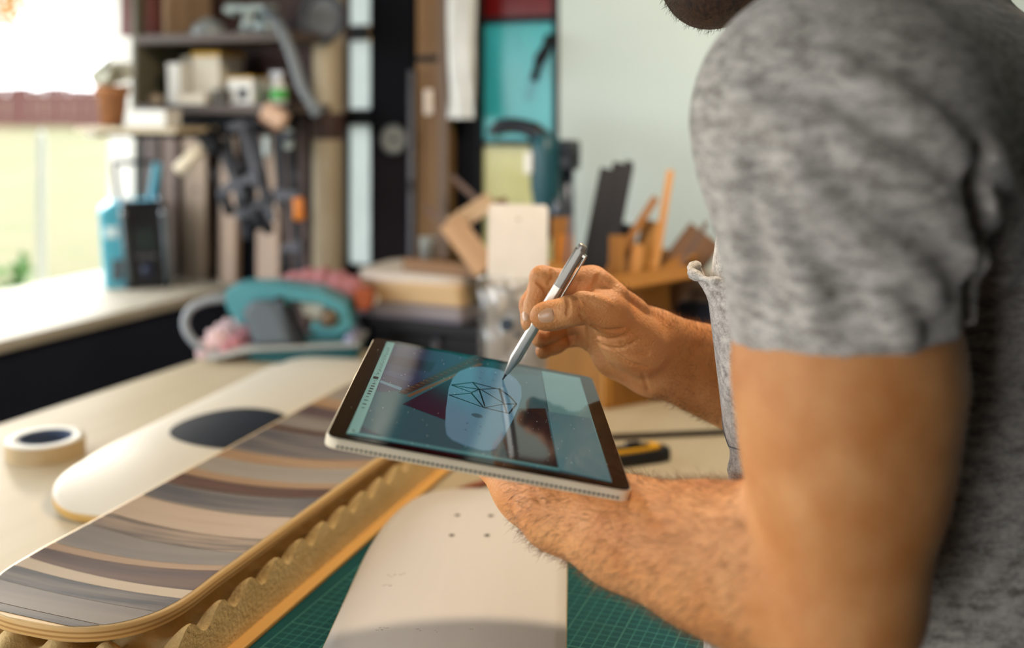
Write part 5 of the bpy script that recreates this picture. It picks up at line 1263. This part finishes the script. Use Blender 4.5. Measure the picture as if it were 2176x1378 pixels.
# nails
def nail(tipc, axis, normal, w, l, r):
    ax = Vector(axis).normalized(); n = Vector(normal); n = (n-ax*n.dot(ax)).normalized(); sd_ = ax.cross(n); vs, fs = [], []; nu, nv = 8, 10
    for th in (0, .0005):
        for j in range(nv+1):
            for i in range(nu+1):
                u = (i/nu-.5)*2; v = j/nv; wv = w*(.86+.14*math.sin(math.pi*min(1, v*1.3)))*(1-.25*max(0, v-.82)/.18)
                a = u*wv/r*.5; vs.append(Vector(tipc)+ax*((v-.5)*l*(1-.10*u*u))+n*(r*math.cos(a)-r+th-.0004*(v-.5)**2*8)+sd_*(r*math.sin(a)))
    m_ = (nu+1)*(nv+1)
    for j in range(nv):
        for i in range(nu):
            a = j*(nu+1)+i; fs.append((m_+a, m_+a+1, m_+a+nu+2, m_+a+nu+1)); fs.append((a, a+nu+1, a+nu+2, a+1))
    for i in range(nu): fs.append((i, i+1, m_+i+1, m_+i)); b = nv*(nu+1)+i; fs.append((b, m_+b, m_+b+1, b+1))
    return MB().add(vs, fs, True)
m_nail = mat('fingernail', '#d3a17c', .25, var=.05, sss=.1, spec=.5)
def place_nail(px, py, axis, w, l, r):
    h_ = trace(body, px, py)
    if h_ is None: return
    e = 5e-4; g = np.array([body((h_+d_)[None])[0]-body((h_-d_)[None])[0] for d_ in np.eye(3)*e]); g /= np.linalg.norm(g)
    o = nail(Vector(h_)+Vector(g)*.00005, axis, g, w, l, r).build('fingernail', m_nail, skin); o.location = -man.location if False else (0, 0, 0)
    o.matrix_parent_inverse = Matrix.Identity(4); o.location = (0, 0, 0)
place_nail(1160, 672, TH[2]-TH[1], .0158, .0145, .0096)
place_nail(1114, 672, P(1123, 690, .97)-P(1122, 650, .98), .009, .010, .007)

# ------------------------------------------------------------------ clothing and hair
class CutCone:
    "sleeve: tapered tube ending in a flat open hem"
    def __init__(s, a, b, r1, r2, n, k, wall=.0035):
        s.o = Cone(a, A3(b)+A3(n)*.03, r1, r2, k); s.i = Cone(A3(a)+(A3(b)-A3(a))*.35, A3(b)+A3(n)*.05, r1*.6, r2-wall, k); s.n = A3(n); s.b = A3(b); s.k = k; s.c = s.o.c; s.R = s.o.R
        s.band = Cone(A3(b)-s.n*.016, A3(b)+s.n*.03, r2+.0012, r2+.0012, k)
    def d(s, p):
        h = (p-s.b)@s.n
        o = np.minimum(s.o.d(p), np.maximum(s.band.d(p), -(h+.016)))
        return smax(smax(o, h, .002), -s.i.d(p), .002)
hemc = A3(P(1797, 701, .643)); hn = A3((.125, 0, -1)); hn /= np.linalg.norm(hn)
sh_core = [Loft(TROWS, .035), Cone(LS, (.30, .76, 1.385), .081, .085, .05), Cone((.335, 1.06, 1.37), (.31, .95, 1.385), .078, .085, .05), CutCone(LS, hemc, .0805, .0665, hn, .03), Cone((.338, 1.07, 1.37), (.352, 1.10, 1.22), .078, .068, .03), Ell((.345, CYP, 1.33), (.10, .17, .12), k=.05)]
shirt0 = SDF(sh_core)
rd_ = []
RID = [([(1726, 243), (1790, 288), (1850, 334), (1946, 390), (2003, 436), (2048, 538)], .0065, .020), ([(1770, 150), (1860, 200), (1929, 243), (1990, 290), (2036, 345)], .0070, .024), ([(1680, 330), (1720, 400), (1771, 453), (1850, 509), (1929, 566), (1985, 640)], .0055, .020),
       ([(1640, 420), (1680, 520), (1720, 600), (1745, 680)], .0045, .018), ([(1575, 340), (1580, 440), (1590, 540), (1585, 640)], .0045, .018), ([(2040, 330), (2056, 400), (2060, 480), (2050, 570)], .0055, .014), ([(2093, 317), (2120, 360), (2150, 420), (2165, 470)], .0050, .014), ([(2075, 420), (2110, 470), (2105, 520), (2080, 560)], .0050, .013),
       ([(2130, 470), (2140, 540), (2115, 600)], .0045, .013), ([(1860, 620), (1900, 680), (1930, 720)], .0035, .014), ([(1560, 200), (1640, 240), (1720, 300)], .003, .016), ([(1929, 8), (2010, 42), (2071, 85), (2110, 130), (2127, 170), (2155, 230), (2172, 290)], .0022, .004),
       ([(1535, 960), (1560, 1000), (1590, 1040)], .004, .012), ([(1500, 1340), (1560, 1350), (1620, 1372)], .004, .012)]
for pts, r, k in RID: rd_ += ridge(pts, r*.62, min(k, .013), r*.62*.85, shirt0)
gv = []
for pts, r, k in (([(2064, 345), (2068, 420), (2072, 500), (2070, 600), (2068, 700)], .006, .010),):
    gv += groove(pts, r, k, shirt0)
shirt = SDF(sh_core, (), gv, rd_)
sv, sq_ = surface(shirt, (.09, .52, .82), (.52, 1.22, 1.54), .0042)
def jersey(name):
    m = bpy.data.materials.new(name); m.use_nodes = True; N = m.node_tree.nodes; L = m.node_tree.links; b = N['Principled BSDF']
    tc = N.new('ShaderNodeTexCoord'); mp = N.new('ShaderNodeMapping'); mp.inputs['Scale'].default_value = (1, 1, 2.6); L.new(tc.outputs['Object'], mp.inputs['Vector'])
    n1 = N.new('ShaderNodeTexNoise'); n1.inputs['Scale'].default_value = 62; n1.inputs['Detail'].default_value = 5; n1.inputs['Roughness'].default_value = .65; L.new(mp.outputs[0], n1.inputs['Vector'])
    n2 = N.new('ShaderNodeTexNoise'); n2.inputs['Scale'].default_value = 420; n2.inputs['Detail'].default_value = 3; L.new(mp.outputs[0], n2.inputs['Vector'])
    ad = N.new('ShaderNodeMath'); ad.operation = 'MULTIPLY_ADD'; ad.inputs[1].default_value = .45; L.new(n2.outputs['Fac'], ad.inputs[0]); 
    mu = N.new('ShaderNodeMath'); mu.operation = 'MULTIPLY'; mu.inputs[1].default_value = .62; L.new(n1.outputs['Fac'], mu.inputs[0]); L.new(mu.outputs[0], ad.inputs[2])
    cr = N.new('ShaderNodeValToRGB'); e = cr.color_ramp.elements; e[0].position = .40; e[0].color = (*srgb('#6f675f'), 1); e[1].position = .64; e[1].color = (*srgb('#cec6bc'), 1)
    L.new(ad.outputs[0], cr.inputs['Fac']); L.new(cr.outputs['Color'], b.inputs['Base Color']); b.inputs['Roughness'].default_value = .9; b.inputs['Specular IOR Level'].default_value = .15
    b.inputs['Sheen Weight'].default_value = .25
    bp = N.new('ShaderNodeBump'); bp.inputs['Strength'].default_value = .25; bp.inputs['Distance'].default_value = .001; L.new(n2.outputs['Fac'], bp.inputs['Height']); L.new(bp.outputs['Normal'], b.inputs['Normal'])
    return m
m_jer = jersey('heather_grey_jersey')
sobj = np_obj('tshirt', sv, sq_, m_jer, man); sobj['label'] = 'heather grey t-shirt'
# breast pocket
def on_shirt(th, z, off):
    "points on the shirt front at angles th and heights z, off metres above the cloth"
    th, z = np.array(th, float), np.array(z, float); cx, rx, ry = [np.interp(z, [r[0] for r in TROWS], [r[i] for r in TROWS]) for i in (1, 3, 4)]
    d = np.stack([-np.cos(th)*rx, -np.sin(th)*ry, 0*z], 1); d /= np.linalg.norm(d, axis=1)[:, None]; p = np.stack([cx, 0*z+CYP, z], 1)+d*.24
    fs_ = shirt.cull(np.array([.17, CYP, 1.19]), .14)
    for _ in range(40): p = p-d*((fs_(p)-off)*.8)[:, None]
    return [Vector(a) for a in p], [Vector(a) for a in d]
vs, fs = [], []; nu, nv = 22, 22; ZB, ZT = 1.122, 1.258
UV = [(i/nu, j/nv) for j in range(nv+1) for i in range(nu+1)]
pp_, dd_ = on_shirt([-.36+.74*u for u, v in UV], [ZB+.014*abs(2*u-1)+(ZT-ZB-.014*abs(2*u-1))*v for u, v in UV], .0012)
for layer in (0, 1):
    for (u, v), p, d in zip(UV, pp_, dd_):
        lip = max(0, v-.80)/.2; vs.append(p+d*(layer*.0016+lip*lip*(.006+.007*math.sin(5*u+.4))))
m_ = (nu+1)*(nv+1)
for j in range(nv):
    for i in range(nu): a = j*(nu+1)+i; fs += [(m_+a, m_+a+1, m_+a+nu+2, m_+a+nu+1), (a, a+nu+1, a+nu+2, a+1)]
for i in range(nu): fs += [(i, i+1, m_+i+1, m_+i), (nv*(nu+1)+i, m_+nv*(nu+1)+i, m_+nv*(nu+1)+i+1, nv*(nu+1)+i+1)]
for j in range(nv): a = j*(nu+1); fs += [(a, m_+a, m_+a+nu+1, a+nu+1), (a+nu, a+2*nu+1, m_+a+2*nu+1, m_+a+nu)]
pk = MB().add(vs, fs, True).build('pocket', m_jer, sobj)
lip = [vs[m_+nv*(nu+1)+i] for i in range(nu+1)]
MB().tube([p+Vector((-.001, 0, .001)) for p in lip], [.0035+.0015*math.sin(i*.9) for i in range(nu+1)], 8).build('pocket_hem', m_jer, sobj)
pp_, dd_ = on_shirt([-.36+.74*i/nu for i in range(nu+1)], [ZB+.014*abs(2*i/nu-1)+.003 for i in range(nu+1)], .0012); st_ = [p+d*.0019 for p, d in zip(pp_, dd_)]
MB().tube(st_, .0005, 6).build('pocket_stitching', plain('grey_thread', '#55555c', .8), sobj)

# beard, hair, eyes
class Shell:
    def __init__(s, prims, off, k=.02): s.p = prims; s.off = off; s.k = k; s.c = HCEN; s.R = .3
    def d(s, p):
        o = None
        for q in s.p: d = q.d(p); o = d if o is None else smin(o, d, q.k)
        return o-s.off
hd = lambda p: ((p-HCEN)@hf, (p-HCEN)@hu, (p-HCEN)@hs)
jaw = [Ell(HP(.035, -.055), (.055, .054, .058), HM, .03), Cone(HP(.066, -.092, -.010), HP(.066, -.092, .010), .021, .021, .02), Ell(HP(-.012, .028), (.098, .076, .098), HM, .03)]
def cut_beard(p):
    f_, u_, s_ = hd(p); o = np.maximum(np.maximum(u_+.036-.35*np.maximum(0, .06-f_), -(f_+.005)-.25*(u_+.06)), .5*(-u_-.16)); return np.maximum(o, -Ell(HP(.100, -.062), (.022, .024, .009), HM).d(p))
beard = SDF([Shell(jaw, .012)], cuts=[cut_beard])
lo_, hi_ = HCEN-.16, HCEN+.16
v_, q_ = surface(beard, lo_, hi_, .004)
m_hair = mat('dark_brown_hair', '#1f150f', .6, col2='#4a3120', nscale=300, stretch=(1, 1, .3), bump=.6, bscale=700)
bo = np_obj('beard', v_, q_, m_hair, man)
def cut_hair(p):
    f_, u_, s_ = hd(p); return np.maximum(-(u_-.055+.9*np.minimum(0, f_+.02)+0*s_), f_-.085-.2*(u_-.05))
hair_ = SDF([Shell([Ell(HP(-.012, .028), (.098, .076, .098), HM, .03)], .010)], cuts=[cut_hair])
v2_, q2_ = surface(hair_, lo_, hi_, .006)
np_obj('hair', v2_, q2_, m_hair, man)
for s_ in (-.03, .03):
    e = MB().lathe([(0, -.011), (.006, -.0092), (.0105, -.003), (.0105, .003), (.006, .0092), (0, .011)], HP(.072, .012, s_), n=16).build('eye', plain('eye_white', '#d8d2c8', .2), man)
    e.matrix_parent_inverse = Matrix.Translation(-man.location)
    i_ = MB().lathe([(0, -.0045), (.004, -.003), (.0045, 0), (.004, .003), (0, .0045)], Vector(HP(.072, .012, s_))+Vector(hf)*.0085, n=14).build('iris', plain('brown_iris', '#2c1b10', .2), e)

def hairs(name, V_, Q, mask, n, ln, rad, along, m, parent, seed, lift=.55):
    rs = np.random.RandomState(seed); c = V_[Q].mean(1); k = np.flatnonzero(mask(c)); v = V_[Q[k]]; nr = np.cross(v[:, 2]-v[:, 0], v[:, 3]-v[:, 1]); ar = np.linalg.norm(nr, axis=1); nr /= ar[:, None]+1e-12
    if len(k) == 0: return
    s = rs.choice(len(k), n, p=ar/ar.sum()); a, b = rs.rand(n, 1), rs.rand(n, 1); q = v[s]; base = (q[:, 0]*(1-a)+q[:, 1]*a)*(1-b)+(q[:, 3]*(1-a)+q[:, 2]*a)*b
    N_ = nr[s]; al = along(base) if callable(along) else np.tile(A3(along), (n, 1)); d = al-N_*np.einsum('ij,ij->i', al, N_)[:, None]; d += rs.normal(size=(n, 3))*.35; d /= np.linalg.norm(d, axis=1)[:, None]
    L = (ln*rs.uniform(.5, 1.3, n))[:, None]; lf_ = lift*rs.uniform(.5, 1.4, (n, 1))
    p0 = base-N_*.0003; p1 = base+(d*.55+N_*lf_*.6)*L; p2 = base+(d*1.05+N_*lf_*.75)*L
    sd_ = np.cross(d, N_); sd_ /= np.linalg.norm(sd_, axis=1)[:, None]; up = np.cross(sd_, d); V2, F2 = [], []
    rr = rad*rs.uniform(.7, 1.2, (n, 1))
    ring = [sd_*rr, -.5*sd_*rr+.87*up*rr, -.5*sd_*rr-.87*up*rr]
    arr = np.stack([p0+ring[0], p0+ring[1], p0+ring[2], p1+ring[0]*.8, p1+ring[1]*.8, p1+ring[2]*.8, p2], 1).reshape(-1, 3)
    o = (np.arange(n)*7)[:, None]; fq = np.concatenate([o+np.array(t) for t in ((0, 1, 4, 3), (1, 2, 5, 4), (2, 0, 3, 5))]); ft = np.concatenate([o+np.array(t) for t in ((3, 4, 6), (4, 5, 6), (5, 3, 6))])
    me = bpy.data.meshes.new(name); me.from_pydata(arr.tolist(), [], fq.tolist()+ft.tolist()); me.update(); me.materials.append(m)
    ob = bpy.data.objects.new(name, me); COL.objects.link(ob); ob.parent = parent; ob['kind'] = 'stuff'
    if parent is man: ob.matrix_parent_inverse = Matrix.Translation(-man.location)
    return ob
m_ah = mat('golden_brown_body_hair', '#553319', .5, col2='#8f6236', nscale=60)
ldir = A3(P(1188, 1082, .812)-LE); ldir /= np.linalg.norm(ldir)
def seg_mask(a, b, rad):
    a, b = A3(a), A3(b); ba = b-a; l2 = ba@ba
    def f_(c): t = (c-a)@ba/l2; q = c-a-np.clip(t, 0, 1)[:, None]*ba; return (t > 0) & (t < 1.0) & (np.linalg.norm(q, axis=1) < rad)
    return f_
hairs('forearm_hair', bv, bq, seg_mask(P(1700, 1235, .668), P(1140, 1048, .842), .062), 8500, .0078, .00011, A3(ldir)*.8+A3((0, -.2, -.5)), m_ah, man, 1)
rdir = A3(P(1290, 660, .98)-EL); rdir /= np.linalg.norm(rdir)
rm1, rm2 = seg_mask(P(1560, 800, 1.02), P(1405, 752, 1.0), .052), seg_mask(P(1430, 690, 1.0), P(1300, 600, .985), .026)
hairs('forearm_hair', bv, bq, lambda c: rm1(c) | rm2(c), 4600, .0065, .00009, rdir*.8+A3((0, .1, .35)), m_ah, man, 2)
hairs('beard_bristles', v_, q_, lambda c: np.ones(len(c), bool), 4000, .0038, .00016, A3((-.4, 0, -.9)), m_hair, man, 3, .8)

# trousers and shoes (below the frame)
tr = SDF([Cone((.315, .785, .90), (.325, .775, .50), .105, .078, .05), Cone((.325, .775, .50), (.33, .77, .07), .078, .060, .03), Cone((.315, .935, .90), (.325, .945, .50), .105, .078, .05), Cone((.325, .945, .50), (.33, .95, .07), .078, .060, .03), Ell((.318, .86, .90), (.130, .165, .10), k=.05)], cuts=[lambda p: .035-p[:, 2]])
v_, q_ = surface(tr, (.15, .62, .02), (.50, 1.10, 1.06), .009)
np_obj('trousers', v_, q_, mat('dark_blue_denim', '#1d2531', .85, nscale=120, var=.2), man)
for y_ in (.77, .95):
    sh = SDF([Cone((.34, y_, .052), (.24, y_, .040), .046, .036, .03), Cone((.36, y_, .06), (.36, y_, .095), .044, .046, .03)], cuts=[lambda p: .018-p[:, 2]])
    v_, q_ = surface(sh, (.17, y_-.07, .0), (.44, y_+.07, .16), .006)
    so_ = np_obj('shoe', v_, q_, plain('black_leather', '#15141a', .4), man)
    sl = MB().prism([(.19+.0, y_), (.205, y_-.032), (.26, y_-.044), (.36, y_-.046), (.402, y_-.03), (.41, y_), (.402, y_+.03), (.36, y_+.046), (.26, y_+.044), (.205, y_+.032)], .0005, .0185, bev=.003).build('sole', plain('white_sole', '#b9b6ae', .6), so_)
